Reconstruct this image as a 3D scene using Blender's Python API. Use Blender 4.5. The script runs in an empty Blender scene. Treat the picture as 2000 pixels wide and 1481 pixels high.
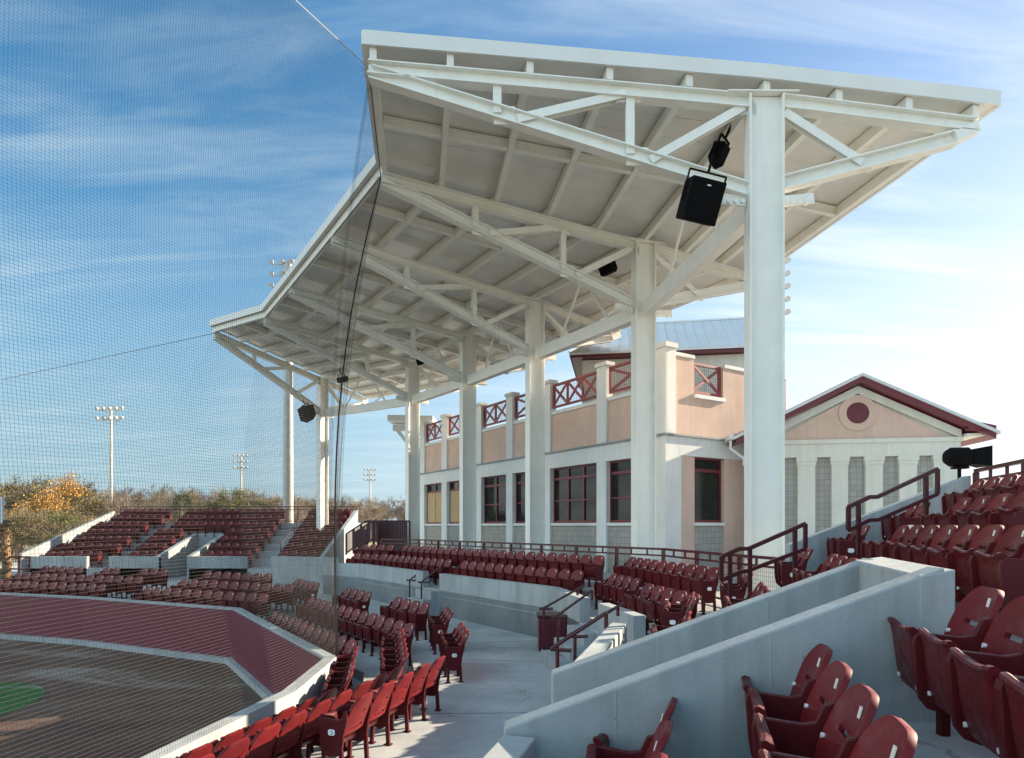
import bpy, bmesh, math, random
from mathutils import Vector, Matrix
random.seed(7)
R = math.radians
scene = bpy.context.scene
COL = scene.collection

# ------------------------------------------------------------------ camera, sky, sun, exposure
FPX, HZ = 1250.0, 1027.0                     # focal length in photo pixels, row of the horizon
cam_d = bpy.data.cameras.new('camera')
cam = bpy.data.objects.new('camera', cam_d); COL.objects.link(cam)
cam.location = (0, 0, 0); cam.rotation_euler = (R(90), 0, 0)
cam_d.sensor_width = 36; cam_d.lens = 36 * FPX / 2000
cam_d.shift_y = (HZ - 740.5) / 2000
cam_d.clip_start = 0.05; cam_d.clip_end = 4000
scene.camera = cam

SUN_AZ, SUN_EL = R(25), R(21)                # azimuth from +X towards +Y
sun_dir = Vector((math.cos(SUN_AZ) * math.cos(SUN_EL), math.sin(SUN_AZ) * math.cos(SUN_EL), math.sin(SUN_EL)))
w = bpy.data.worlds.new('World'); scene.world = w; w.use_nodes = True
nt = w.node_tree; nt.nodes.clear()
def wn(t, **k):
    n = nt.nodes.new(t)
    for a, b in k.items(): setattr(n, a, b)
    return n
def wl(a, b): nt.links.new(a, b)
sky = wn('ShaderNodeTexSky', sky_type='NISHITA', sun_disc=False)
sky.sun_elevation = SUN_EL; sky.sun_rotation = math.pi / 2 - SUN_AZ
sky.air_density = 1.0; sky.dust_density = 0.25; sky.ozone_density = 2.5
tc = wn('ShaderNodeTexCoord'); sep = wn('ShaderNodeSeparateXYZ'); wl(tc.outputs['Generated'], sep.inputs[0])
den = wn('ShaderNodeMath', operation='ADD'); wl(sep.outputs['Z'], den.inputs[0]); den.inputs[1].default_value = 0.12
dx = wn('ShaderNodeMath', operation='DIVIDE'); wl(sep.outputs['X'], dx.inputs[0]); wl(den.outputs[0], dx.inputs[1])
dy = wn('ShaderNodeMath', operation='DIVIDE'); wl(sep.outputs['Y'], dy.inputs[0]); wl(den.outputs[0], dy.inputs[1])
cmb = wn('ShaderNodeCombineXYZ'); wl(dx.outputs[0], cmb.inputs[0]); wl(dy.outputs[0], cmb.inputs[1])
def cloud(rot, sc, nscale, detail, lo, hi, seed):
    mp = wn('ShaderNodeMapping'); wl(cmb.outputs[0], mp.inputs[0])
    mp.inputs['Rotation'].default_value = (0, 0, R(rot)); mp.inputs['Scale'].default_value = sc
    mp.inputs['Location'].default_value = (seed, seed * .7, 0)
    n = wn('ShaderNodeTexNoise'); n.inputs['Scale'].default_value = nscale; n.inputs['Detail'].default_value = detail
    n.inputs['Roughness'].default_value = .60; n.inputs['Distortion'].default_value = .9
    wl(mp.outputs[0], n.inputs['Vector'])
    mr = wn('ShaderNodeMapRange', interpolation_type='SMOOTHSTEP'); wl(n.outputs['Fac'], mr.inputs['Value'])
    mr.inputs['From Min'].default_value = lo; mr.inputs['From Max'].default_value = hi
    return mr.outputs[0]
c1 = cloud(58, (.5, 2.2, 1), 1.7, 8, .38, .80, 3.1)
c2 = cloud(14, (.45, 2.2, 1), 1.5, 8, .44, .90, 17.4)
c3 = cloud(20, (.8, .8, 1), .7, 3, .24, .58, 5.0)
mul = wn('ShaderNodeMath', operation='MULTIPLY'); wl(c1, mul.inputs[0]); wl(c3, mul.inputs[1])
mx = wn('ShaderNodeMath', operation='MAXIMUM'); wl(mul.outputs[0], mx.inputs[0]); wl(c2, mx.inputs[1])
# more veil towards the sun side, as cirrus near the sun
vb = wn('ShaderNodeMapRange'); wl(sep.outputs['X'], vb.inputs['Value'])
vb.inputs['From Min'].default_value = -.1; vb.inputs['From Max'].default_value = .75
vb.inputs['To Min'].default_value = .85; vb.inputs['To Max'].default_value = 1.0
m2 = wn('ShaderNodeMath', operation='MULTIPLY'); wl(mx.outputs[0], m2.inputs[0]); wl(vb.outputs[0], m2.inputs[1])
m3 = wn('ShaderNodeMath', operation='MULTIPLY'); wl(m2.outputs[0], m3.inputs[0]); m3.inputs[1].default_value = .92
sd = wn('ShaderNodeMapRange', interpolation_type='SMOOTHSTEP'); wl(sep.outputs['X'], sd.inputs['Value']); sd.inputs['From Min'].default_value = -.55; sd.inputs['From Max'].default_value = .70
def two(a, b):      # colour away from the sun -> colour towards the sun
    n = wn('ShaderNodeMix', data_type='RGBA'); wl(sd.outputs[0], n.inputs['Factor']); n.inputs['A'].default_value = (*a, 1); n.inputs['B'].default_value = (*b, 1); return n.outputs['Result']
tint = wn('ShaderNodeMix', data_type='RGBA', blend_type='MULTIPLY'); tint.inputs['Factor'].default_value = 1
wl(sky.outputs[0], tint.inputs['A']); wl(two((.31, .68, .76), (.88, .78, .71)), tint.inputs['B'])
hv = wn('ShaderNodeMapRange', interpolation_type='SMOOTHSTEP'); wl(sep.outputs['Z'], hv.inputs['Value'])   # pale haze along the horizon
hv.inputs['From Min'].default_value = -.02; hv.inputs['From Max'].default_value = .54; hv.inputs['To Min'].default_value = .92; hv.inputs['To Max'].default_value = 0
mixh = wn('ShaderNodeMix', data_type='RGBA'); wl(hv.outputs[0], mixh.inputs['Factor']); wl(tint.outputs['Result'], mixh.inputs['A']); wl(two((1.48, 2.02, 2.38), (3.45, 3.6, 3.85)), mixh.inputs['B'])
mixc = wn('ShaderNodeMix', data_type='RGBA'); wl(m3.outputs[0], mixc.inputs['Factor']); wl(mixh.outputs['Result'], mixc.inputs['A']); wl(two((2.1, 2.75, 3.1), (4.0, 4.2, 4.4)), mixc.inputs['B'])
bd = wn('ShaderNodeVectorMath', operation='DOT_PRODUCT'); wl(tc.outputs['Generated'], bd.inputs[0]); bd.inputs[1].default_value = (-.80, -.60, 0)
bk = wn('ShaderNodeMapRange', interpolation_type='SMOOTHSTEP'); wl(bd.outputs['Value'], bk.inputs['Value'])     # unseen bright cloud bank, added left of and behind the camera to lift shade
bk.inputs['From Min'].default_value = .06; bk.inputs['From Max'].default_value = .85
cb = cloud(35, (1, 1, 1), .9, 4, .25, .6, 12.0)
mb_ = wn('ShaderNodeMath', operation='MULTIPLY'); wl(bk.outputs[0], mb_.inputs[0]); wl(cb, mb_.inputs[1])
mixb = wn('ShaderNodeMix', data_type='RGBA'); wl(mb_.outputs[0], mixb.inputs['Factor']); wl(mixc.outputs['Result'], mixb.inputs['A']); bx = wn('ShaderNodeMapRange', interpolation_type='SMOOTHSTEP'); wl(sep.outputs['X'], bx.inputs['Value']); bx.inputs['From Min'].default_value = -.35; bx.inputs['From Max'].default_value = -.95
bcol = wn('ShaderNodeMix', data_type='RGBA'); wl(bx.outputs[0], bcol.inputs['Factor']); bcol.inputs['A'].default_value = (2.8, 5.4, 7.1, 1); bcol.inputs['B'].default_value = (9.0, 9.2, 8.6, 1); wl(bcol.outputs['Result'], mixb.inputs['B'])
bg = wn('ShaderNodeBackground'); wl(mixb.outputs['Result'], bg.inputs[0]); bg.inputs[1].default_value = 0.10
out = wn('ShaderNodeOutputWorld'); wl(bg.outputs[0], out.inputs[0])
sl = bpy.data.lights.new('sun', 'SUN'); sl.energy = 5.0; sl.angle = R(.5); sl.color = (1, .83, .62)
so = bpy.data.objects.new('sun', sl); COL.objects.link(so); so.rotation_euler = sun_dir.to_track_quat('Z', 'Y').to_euler()
vs = scene.view_settings
vs.view_transform = 'Standard'; vs.look = 'None'; vs.gamma = 1; vs.exposure = 1.57; vs.use_curve_mapping = False
scene.cycles.max_bounces = 8; scene.cycles.diffuse_bounces = 4
scene.cycles.use_denoising = True

# ------------------------------------------------------------------ materials
def mat(name, col, rough=.6, metal=0, noise=0, nscale=4, bump=0, bscale=40, spec=.5, streak=0, col2=None):
    m = bpy.data.materials.new(name); m.use_nodes = True
    t = m.node_tree; b = t.nodes['Principled BSDF']
    b.inputs['Roughness'].default_value = rough; b.inputs['Metallic'].default_value = metal
    b.inputs['Specular IOR Level'].default_value = spec
    b.inputs['Base Color'].default_value = (*col, 1)
    if noise or bump:
        c = t.nodes.new('ShaderNodeTexCoord')
    if noise:
        mp = t.nodes.new('ShaderNodeMapping'); t.links.new(c.outputs['Object'], mp.inputs[0])
        if streak: mp.inputs['Scale'].default_value = (1, 1, streak)
        n = t.nodes.new('ShaderNodeTexNoise'); n.inputs['Scale'].default_value = nscale; n.inputs['Detail'].default_value = 8
        n.inputs['Roughness'].default_value = .62
        t.links.new(mp.outputs[0], n.inputs['Vector'])
        mr = t.nodes.new('ShaderNodeMapRange'); t.links.new(n.outputs['Fac'], mr.inputs['Value'])
        mr.inputs['From Min'].default_value = .3; mr.inputs['From Max'].default_value = .7
        mx = t.nodes.new('ShaderNodeMix'); mx.data_type = 'RGBA'; t.links.new(mr.outputs[0], mx.inputs['Factor'])
        c2 = col2 or tuple(x * (1 + noise) for x in col)
        c1 = col if col2 else tuple(x * (1 - noise) for x in col)
        mx.inputs['A'].default_value = (*c1, 1); mx.inputs['B'].default_value = (*c2, 1)
        t.links.new(mx.outputs['Result'], b.inputs['Base Color'])
    if bump:
        n2 = t.nodes.new('ShaderNodeTexNoise'); n2.inputs['Scale'].default_value = bscale; n2.inputs['Detail'].default_value = 5
        t.links.new(c.outputs['Object'], n2.inputs['Vector'])
        bp = t.nodes.new('ShaderNodeBump'); bp.inputs['Strength'].default_value = bump; bp.inputs['Distance'].default_value = .01
        t.links.new(n2.outputs['Fac'], bp.inputs['Height']); t.links.new(bp.outputs[0], b.inputs['Normal'])
    return m
M = {}
M['concrete'] = mat('concrete', (.34, .365, .37), .85, 0, .16, 1.6, .25, 60, streak=.35)
M['floor'] = mat('floor_concrete', (.40, .425, .43), .8, 0, .17, .9, .2, 70)
M['steel'] = mat('painted_steel', (.82, .815, .755), .45, 0, .04, 2)
M['deck'] = mat('deck_metal', (.74, .725, .675), .28, .15, .10, .7, .12, 6)
M['fascia'] = mat('fascia_metal', (.72, .73, .71), .55, 0, .04, 1)
M['roofmetal'] = mat('roof_metal', (.60, .63, .64), .6, 0, .06, 1)
M['pink'] = mat('pink_stucco', (.63, .455, .37), .9, 0, .08, 1.3, .3, 90)
M['cream'] = mat('cream_stucco', (.66, .65, .58), .85, 0, .05, 1.2, .15, 80)
M['white'] = mat('white_stucco', (.70, .71, .69), .8, 0, .05, 1.0, .1, 80)
M['maroon'] = mat('maroon_paint', (.14, .015, .024), .38, 0, .12, 5)
M['xrail'] = mat('railing_red', (.21, .024, .028), .4, 0, .12, 6)
M['rail'] = mat('rail_paint', (.06, .008, .011), .35, 0, .1, 8)
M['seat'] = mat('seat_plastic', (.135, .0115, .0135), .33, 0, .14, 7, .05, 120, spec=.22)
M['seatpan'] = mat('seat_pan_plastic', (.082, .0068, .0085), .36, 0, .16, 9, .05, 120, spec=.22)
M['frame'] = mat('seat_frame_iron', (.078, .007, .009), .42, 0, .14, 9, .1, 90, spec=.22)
M['tag'] = mat('tag_ivory', (.78, .75, .64), .5)
M['plate'] = mat('plate_white', (.82, .82, .80), .4)
M['ink'] = mat('plate_ink', (.08, .10, .16), .5)
M['bolt'] = mat('bolt_cap', (.75, .75, .78), .3)
M['pad'] = mat('wall_padding', (.125, .009, .030), .5, 0, .08, 2)
M['dirt'] = mat('infield_dirt', (.105, .066, .047), .95, 0, 0, 1, .4, 30)
M['turf'] = mat('turf', (.012, .10, .010), .9, 0, .35, 9, .5, 60)
M['grass'] = mat('outer_grass', (.27, .235, .14), .95, 0, .4, .25, .4, 10)
M['black'] = mat('speaker_black', (.004, .004, .0045), .8, 0, .2, 20, spec=.12)
M['grille'] = mat('speaker_grille', (.005, .005, .006), .9, 0, .3, 60, .4, 200, spec=.1)
M['galv'] = mat('galvanised', (.42, .41, .38), .5, .35, .1, 3)
M['lamp'] = mat('lamp_housing', (.52, .52, .49), .35, .3)
M['glass'] = mat('dark_glass', (.006, .007, .007), .06, 0, .5, 1.1, spec=.22, col2=(.030, .034, .028))  # greenish grey mottling painted in to suggest reflections in the panes
M['net'] = mat('net_twine', (.072, .060, .048), .8)
M['cable'] = mat('wire_cable', (.35, .35, .34), .4, .4)
M['osb'] = mat('osb_board', (.46, .33, .17), .8, 0, .22, 14, .1, 60)
M['bark'] = mat('bark', (.21, .17, .135), .95, 0, .25, 6)
M['mesh'] = mat('wire_mesh', (.11, .10, .10), .5, .3)
def leafmat(n, a, b): return mat(n, a, .9, 0, .3, .45, col2=b)
M['leaf_olive'] = leafmat('leaf_olive', (.135, .115, .045), (.23, .18, .075))
M['leaf_brown'] = leafmat('leaf_brown', (.17, .13, .085), (.27, .21, .145))
M['leaf_gold'] = leafmat('leaf_gold', (.48, .25, .04), (.58, .34, .07))
M['leaf_green'] = leafmat('leaf_green', (.11, .13, .035), (.21, .21, .06))
M['needle'] = leafmat('pine_needle', (.022, .045, .018), (.05, .08, .03))
M['palmbark'] = mat('palm_bark', (.20, .12, .06), .95, 0, .35, 9, .8, 14)
def cmu():
    m = mat('block_masonry', (.34, .33, .30), .9)
    t = m.node_tree; b = t.nodes['Principled BSDF']; c = t.nodes.new('ShaderNodeUVMap')
    br = t.nodes.new('ShaderNodeTexBrick'); t.links.new(c.outputs[0], br.inputs['Vector'])
    br.inputs['Color1'].default_value = (.36, .35, .315, 1); br.inputs['Color2'].default_value = (.31, .30, .275, 1)
    br.inputs['Mortar'].default_value = (.17, .165, .155, 1); br.inputs['Scale'].default_value = 1
    br.inputs['Mortar Size'].default_value = .006; br.inputs['Brick Width'].default_value = .2; br.inputs['Row Height'].default_value = .2
    br.offset = 0.0
    t.links.new(br.outputs['Color'], b.inputs['Base Color'])
    return m
M['cmu'] = cmu()
def weather(m, pits=True, streak=True, amt=.35, crack=False):       # stains and pits of cast concrete
    t = m.node_tree; b = t.nodes['Principled BSDF']; src = b.inputs['Base Color'].links[0].from_socket; c = t.nodes.new('ShaderNodeTexCoord')
    def mult(fac, lo, hi, dark):
        nonlocal src
        r = t.nodes.new('ShaderNodeMapRange'); t.links.new(fac, r.inputs['Value']); r.inputs['From Min'].default_value = lo; r.inputs['From Max'].default_value = hi
        r.inputs['To Min'].default_value = dark; r.inputs['To Max'].default_value = 1
        x = t.nodes.new('ShaderNodeMix'); x.data_type = 'RGBA'; x.blend_type = 'MULTIPLY'; x.inputs['Factor'].default_value = 1
        t.links.new(src, x.inputs['A']); t.links.new(r.outputs[0], x.inputs['B']); src = x.outputs['Result']
    if streak:
        mp = t.nodes.new('ShaderNodeMapping'); t.links.new(c.outputs['Object'], mp.inputs[0]); mp.inputs['Scale'].default_value = (5, 5, .35)
        n = t.nodes.new('ShaderNodeTexNoise'); n.inputs['Scale'].default_value = 1.2; n.inputs['Detail'].default_value = 6; t.links.new(mp.outputs[0], n.inputs['Vector']); mult(n.outputs['Fac'], .36, .52, 1 - amt * .55)
    n = t.nodes.new('ShaderNodeTexNoise'); n.inputs['Scale'].default_value = .55; n.inputs['Detail'].default_value = 9; n.inputs['Roughness'].default_value = .7; t.links.new(c.outputs['Object'], n.inputs['Vector']); mult(n.outputs['Fac'], .34, .55, 1 - amt * .7)
    if pits:
        v = t.nodes.new('ShaderNodeTexVoronoi'); v.inputs['Scale'].default_value = 9; t.links.new(c.outputs['Object'], v.inputs['Vector']); mult(v.outputs['Distance'], .035, .075, .55)
        v = t.nodes.new('ShaderNodeTexVoronoi'); v.inputs['Scale'].default_value = 31; t.links.new(c.outputs['Object'], v.inputs['Vector']); mult(v.outputs['Distance'], .05, .11, .72)
    if crack:
        v = t.nodes.new('ShaderNodeTexVoronoi'); v.feature = 'DISTANCE_TO_EDGE'; v.inputs['Scale'].default_value = .33; v.inputs['Randomness'].default_value = 1
        n2 = t.nodes.new('ShaderNodeTexNoise'); n2.inputs['Scale'].default_value = 1.5; n2.inputs['Detail'].default_value = 4; t.links.new(c.outputs['Object'], n2.inputs['Vector'])
        ad = t.nodes.new('ShaderNodeVectorMath'); ad.operation = 'ADD'; t.links.new(c.outputs['Object'], ad.inputs[0]); t.links.new(n2.outputs['Color'], ad.inputs[1]); t.links.new(ad.outputs[0], v.inputs['Vector']); mult(v.outputs['Distance'], .001, .004, .62)
    t.links.new(src, b.inputs['Base Color'])
weather(M['concrete'], amt=.24); weather(M['floor'], streak=False, amt=.42, crack=True)
weather(M['white'], pits=False, amt=.10); weather(M['cream'], pits=False, amt=.12); weather(M['pink'], pits=False, amt=.12); weather(M['steel'], pits=False, amt=.07)
def vary(m, a):          # every chair faded a little differently
    t = m.node_tree; b = t.nodes['Principled BSDF']; src = b.inputs['Base Color'].links[0].from_socket
    oi = t.nodes.new('ShaderNodeObjectInfo'); r = t.nodes.new('ShaderNodeMapRange'); t.links.new(oi.outputs['Random'], r.inputs['Value']); r.inputs['To Min'].default_value = 1 - a; r.inputs['To Max'].default_value = 1 + a
    x = t.nodes.new('ShaderNodeMix'); x.data_type = 'RGBA'; x.blend_type = 'MULTIPLY'; x.inputs['Factor'].default_value = 1
    t.links.new(src, x.inputs['A']); t.links.new(r.outputs[0], x.inputs['B']); t.links.new(x.outputs['Result'], b.inputs['Base Color'])
    rr = t.nodes.new('ShaderNodeTexNoise'); rr.inputs['Scale'].default_value = 14; rr.inputs['Detail'].default_value = 6; c = t.nodes.new('ShaderNodeTexCoord'); t.links.new(c.outputs['Object'], rr.inputs['Vector'])
    q = t.nodes.new('ShaderNodeMapRange'); t.links.new(rr.outputs['Fac'], q.inputs['Value']); q.inputs['From Min'].default_value = .35; q.inputs['From Max'].default_value = .65; q.inputs['To Min'].default_value = .26; q.inputs['To Max'].default_value = .52; t.links.new(q.outputs[0], b.inputs['Roughness'])
vary(M['seat'], .16); vary(M['seatpan'], .16)
def dirt():
    m = M['dirt']; t = m.node_tree; b = t.nodes['Principled BSDF']; c = t.nodes.new('ShaderNodeTexCoord')
    def nz(sc, rot, scale, det):
        mp = t.nodes.new('ShaderNodeMapping'); t.links.new(c.outputs['Object'], mp.inputs[0]); mp.inputs['Scale'].default_value = sc; mp.inputs['Rotation'].default_value = (0, 0, R(rot))
        n = t.nodes.new('ShaderNodeTexNoise'); n.inputs['Scale'].default_value = scale; n.inputs['Detail'].default_value = det; n.inputs['Roughness'].default_value = .65; n.inputs['Distortion'].default_value = .6
        t.links.new(mp.outputs[0], n.inputs['Vector']); return n.outputs['Fac']
    r = t.nodes.new('ShaderNodeValToRGB'); t.links.new(nz((.35, .9, 1), -12, .55, 10), r.inputs[0])
    r.color_ramp.elements[0].position = .33; r.color_ramp.elements[0].color = (.060, .028, .019, 1)
    r.color_ramp.elements[1].position = .66; r.color_ramp.elements[1].color = (.22, .185, .155, 1)
    e = r.color_ramp.elements.new(.46); e.color = (.095, .053, .036, 1); e = r.color_ramp.elements.new(.57); e.color = (.115, .074, .052, 1)
    x = t.nodes.new('ShaderNodeMix'); x.data_type = 'RGBA'; x.blend_type = 'MULTIPLY'; x.inputs['Factor'].default_value = 1; t.links.new(r.outputs[0], x.inputs['A'])
    q = t.nodes.new('ShaderNodeMapRange'); t.links.new(nz((1, 1, 1), 0, 7, 8), q.inputs['Value']); q.inputs['From Min'].default_value = .3; q.inputs['From Max'].default_value = .7; q.inputs['To Min'].default_value = .7; q.inputs['To Max'].default_value = 1.25
    t.links.new(q.outputs[0], x.inputs['B']); t.links.new(x.outputs['Result'], b.inputs['Base Color'])
    m = M['turf']; t = m.node_tree; b = t.nodes['Principled BSDF']; src = b.inputs['Base Color'].links[0].from_socket; c = t.nodes.new('ShaderNodeTexCoord')
    r = t.nodes.new('ShaderNodeMapRange'); t.links.new(nz((.3, 1.3, 1), -6, .8, 9), r.inputs['Value']); r.inputs['From Min'].default_value = .55; r.inputs['From Max'].default_value = .66
    x = t.nodes.new('ShaderNodeMix'); x.data_type = 'RGBA'; t.links.new(r.outputs[0], x.inputs['Factor']); t.links.new(src, x.inputs['A']); x.inputs['B'].default_value = (.25, .27, .20, 1); t.links.new(x.outputs['Result'], b.inputs['Base Color'])
dirt()

# ------------------------------------------------------------------ mesh helpers
class MB:
    def __init__(s): s.v = []; s.f = []
    def add(s, vs, fs):
        o = len(s.v); s.v += [tuple(x) for x in vs]; s.f += [tuple(i + o for i in f) for f in fs]
    def hexa(s, p):   # 4 bottom + 4 top, same winding (ccw from above)
        s.add(p, [(3, 2, 1, 0), (4, 5, 6, 7), (0, 1, 5, 4), (1, 2, 6, 5), (2, 3, 7, 6), (3, 0, 4, 7)])
    def box(s, a, b):
        (x0, y0, z0), (x1, y1, z1) = a, b
        s.hexa([(x0, y0, z0), (x1, y0, z0), (x1, y1, z0), (x0, y1, z0), (x0, y0, z1), (x1, y0, z1), (x1, y1, z1), (x0, y1, z1)])
    def beam(s, p, q, wd, ht, up=(0, 0, 1)):
        p, q = Vector(p), Vector(q); d = (q - p).normalized(); up = Vector(up)
        sd = d.cross(up)
        if sd.length < 1e-5: sd = d.cross(Vector((1, 0, 0)))
        sd.normalize(); u = sd.cross(d).normalized(); a, b = sd * wd / 2, u * ht / 2
        s.hexa([p - a - b, p + a - b, q + a - b, q - a - b, p - a + b, p + a + b, q + a + b, q - a + b])
    def ibeam(s, p, q, depth, width, tf=.025, tw=.02, up=(0, 0, 1)):
        p, q = Vector(p), Vector(q); d = (q - p).normalized()
        sd = d.cross(Vector(up)).normalized(); u = sd.cross(d).normalized()
        o = u * (depth / 2 - tf / 2)
        s.beam(p + o, q + o, width, tf, up); s.beam(p - o, q - o, width, tf, up); s.beam(p, q, tw, depth - 2 * tf, up)
    def tube(s, pts, r, n=8, cap=True):
        pts = [Vector(p) for p in pts]; rings = []
        for i, p in enumerate(pts):
            d = (pts[min(i + 1, len(pts) - 1)] - pts[max(i - 1, 0)]).normalized()
            a = d.cross(Vector((0, 0, 1)))
            if a.length < .02: a = d.cross(Vector((1, 0, 0)))
            a.normalize(); b = a.cross(d)
            rr = r[i] if isinstance(r, (list, tuple)) else r
            rings.append([p + (a * math.cos(2 * math.pi * k / n) + b * math.sin(2 * math.pi * k / n)) * rr for k in range(n)])
        vs = [v for g in rings for v in g]; fs = []
        for i in range(len(pts) - 1):
            for k in range(n):
                k2 = (k + 1) % n; fs.append((i * n + k, i * n + k2, (i + 1) * n + k2, (i + 1) * n + k))
        if cap: fs += [tuple(range(n - 1, -1, -1)), tuple((len(pts) - 1) * n + k for k in range(n))]
        s.add(vs, fs)
    def prism(s, poly, z0, z1):     # poly: list of (x,y); z0,z1 numbers
        n = len(poly); area = sum(poly[i][0] * poly[(i + 1) % n][1] - poly[(i + 1) % n][0] * poly[i][1] for i in range(n))
        if area < 0: poly = poly[::-1]
        vs = [(x, y, z0) for x, y in poly] + [(x, y, z1) for x, y in poly]
        s.add(vs, [tuple(range(n - 1, -1, -1)), tuple(range(n, 2 * n))] + [(i, (i + 1) % n, n + (i + 1) % n, n + i) for i in range(n)])
    def wall(s, p, q, th, zb, zp, zq=None, side=1):   # p,q (x,y): wall face line, thickness to the left (side=1) of p->q
        zq = zp if zq is None else zq
        p, q = Vector((p[0], p[1], 0)), Vector((q[0], q[1], 0)); d = (q - p).normalized()
        nrm = Vector((-d.y, d.x, 0)) * th * side
        a, b, c, e = p, q, q + nrm, p + nrm
        zz = [zp, zq, zq, zp]; pts = [a, b, c, e]
        if side < 0: pts = [b, a, e, c]; zz = [zq, zp, zp, zq]
        s.hexa([(v.x, v.y, zb) for v in pts] + [(v.x, v.y, z) for v, z in zip(pts, zz)])
    def ext(s, prof, axis_o, ex, ey, ez, t):   # extrude a 2-d profile (a along ex, b along ey) by t along ez (centred)
        o = Vector(axis_o); ex, ey, ez = Vector(ex), Vector(ey), Vector(ez); n = len(prof)
        lo = [o + ex * a + ey * b - ez * t / 2 for a, b in prof]; hi = [x + ez * t for x in lo]
        s.add(lo + hi, [tuple(range(n - 1, -1, -1)), tuple(range(n, 2 * n))] + [(i, (i + 1) % n, n + (i + 1) % n, n + i) for i in range(n)])
    def mesh(s, name, m, bevel=0, smooth=False, uvbox=False, segs=2, ):
        me = bpy.data.meshes.new(name)
        bm = bmesh.new(); vv = [bm.verts.new(v) for v in s.v]
        for f in s.f:
            try: bm.faces.new([vv[i] for i in f])
            except ValueError: pass
        bmesh.ops.recalc_face_normals(bm, faces=bm.faces)
        if bevel:
            bmesh.ops.remove_doubles(bm, verts=bm.verts, dist=1e-5)
            ed = [e for e in bm.edges if len(e.link_faces) == 2 and e.calc_face_angle(0) > .5]
            bmesh.ops.bevel(bm, geom=ed, offset=bevel, segments=segs, affect='EDGES', profile=.5, clamp_overlap=True)
        if uvbox:
            uv = bm.loops.layers.uv.new('UVMap')
            for f in bm.faces:
                nn = f.normal; h = Vector((-nn.y, nn.x, 0))
                h = h.normalized() if h.length > .1 else Vector((1, 0, 0))
                for l in f.loops: l[uv].uv = (l.vert.co.dot(h), l.vert.co.z if abs(nn.z) < .7 else l.vert.co.y)
        bm.to_mesh(me); bm.free()
        for mm in (m if isinstance(m, (list, tuple)) else [m]): me.materials.append(mm)
        if smooth:
            me.shade_smooth(); me.set_sharp_from_angle(angle=R(38))
        return me
    def build(s, name, m, parent=None, **k):
        o = bpy.data.objects.new(name, s.mesh(name, m, **k)); COL.objects.link(o)
        if parent: o.parent = parent
        return o
def tag(o, label, cat, group=None, kind=None):
    o['label'] = label; o['category'] = cat
    if group: o['group'] = group
    if kind: o['kind'] = kind
    return o
def empty(name, loc, rz=0):
    o = bpy.data.objects.new(name, None); COL.objects.link(o); o.location = loc; o.rotation_euler = (0, 0, rz); o.empty_display_size = .1
    return o
def structure(o): o['kind'] = 'structure'; return o
def keep_world(o, parent):      # child meshes written in world coordinates under an empty
    o.parent = parent; o.matrix_parent_inverse = Matrix.Translation(parent.location).inverted() if parent.rotation_euler.z == 0 else parent.matrix_basis.inverted()
    return o
def wb(mb, name, m, parent, **k): return keep_world(mb.build(name, m, **k), parent)
def at(px, py, Y): return Vector(((px - 1000) / FPX * Y, Y, (HZ - py) / FPX * Y))
def atz(px, py, z): return at(px, py, z * FPX / (HZ - py))
def isect(a, b):
    (n1, d1), (n2, d2) = a, b; det = n1[0] * n2[1] - n1[1] * n2[0]
    return ((d1 * n2[1] - n1[1] * d2) / det, (n1[0] * d2 - d1 * n2[0]) / det)
# the seating bowl: each section is a family of parallel lines n.x = d
N1 = (.957, -.29); N2 = (.98, .196); N3 = (.809, .588); N4 = (.545, .839); N6 = (.421, .907)
def lineat(n, d, Y): return ((d - n[1] * Y) / n[0], Y)
WZ, AZ, BZ, FZ, CZ, R0Z = -2.70, -2.92, -3.12, -3.98, -1.62, -1.95     # aisle, row a, row b, field, concourse, main row floors
WALLTOP = -2.40
P5x, P5, P4b, P4, P3, P2, P1 = (-4.95, 1.5), (-3.65, 6.6), (-3.14, 9.3), (-3.22, 11.75), (-7.95, 18.75), (-14.3, 21.7), (-18.5, 23.1)
P0 = (-45, 31)

# ------------------------------------------------------------------ ground, field, walkways and terraces (the setting)
mb = MB(); mb.add([(-1500, -300, -4.05), (1500, -300, -4.05), (1500, 2500, -4.05), (-1500, 2500, -4.05)], [(0, 1, 2, 3)])
structure(mb.build('ground', M['grass']))
mb = MB(); mb.add([(x, y, FZ) for x, y in [(-4.9, -3), P5x, P5, P4b, P4, P3, P2, P1, P0, (-60, 30), (-60, -3)]], [tuple(range(11))])
structure(mb.build('infield_dirt', M['dirt']))
mb = MB(); cx, cy, n = -13.1, 13.9, 48
mb.add([(cx + 2.4 * math.cos(2 * math.pi * i / n), cy + 2.4 * math.sin(2 * math.pi * i / n), FZ + .006) for i in range(n)], [tuple(range(n))])
o = mb.build('turf_circle', M['turf']); structure(o)
for i in range(4):
    r0 = .0
def strip_poly(front, back): return front + back[::-1]
FAR = [(-42, 34), (-42, 60), (30, 60)]
wallpts = [P5x, P5, P4b, P4, P3, P2, P1, P0]
bpoly = wallpts + [(-45, 60), (30, 60), (30, -3), (-4.5, -3)]
mb = MB(); mb.prism(bpoly, -4.02, BZ); structure(mb.build('walkway_lower', M['floor']))
S1a, S1w = -4.85, -4.12
aline = [lineat(N1, S1a, -3), isect((N1, S1a), (N2, -.38)), isect((N2, -.38), (N3, 5.1)), isect((N3, 5.1), (N6, 14.75)), lineat(N6, 14.75, 34)]
mb = MB(); mb.prism(aline + [(-42, 60), (29.9, 60), (29.9, -3)], BZ, AZ); structure(mb.build('walkway_middle', M['floor']))
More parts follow.
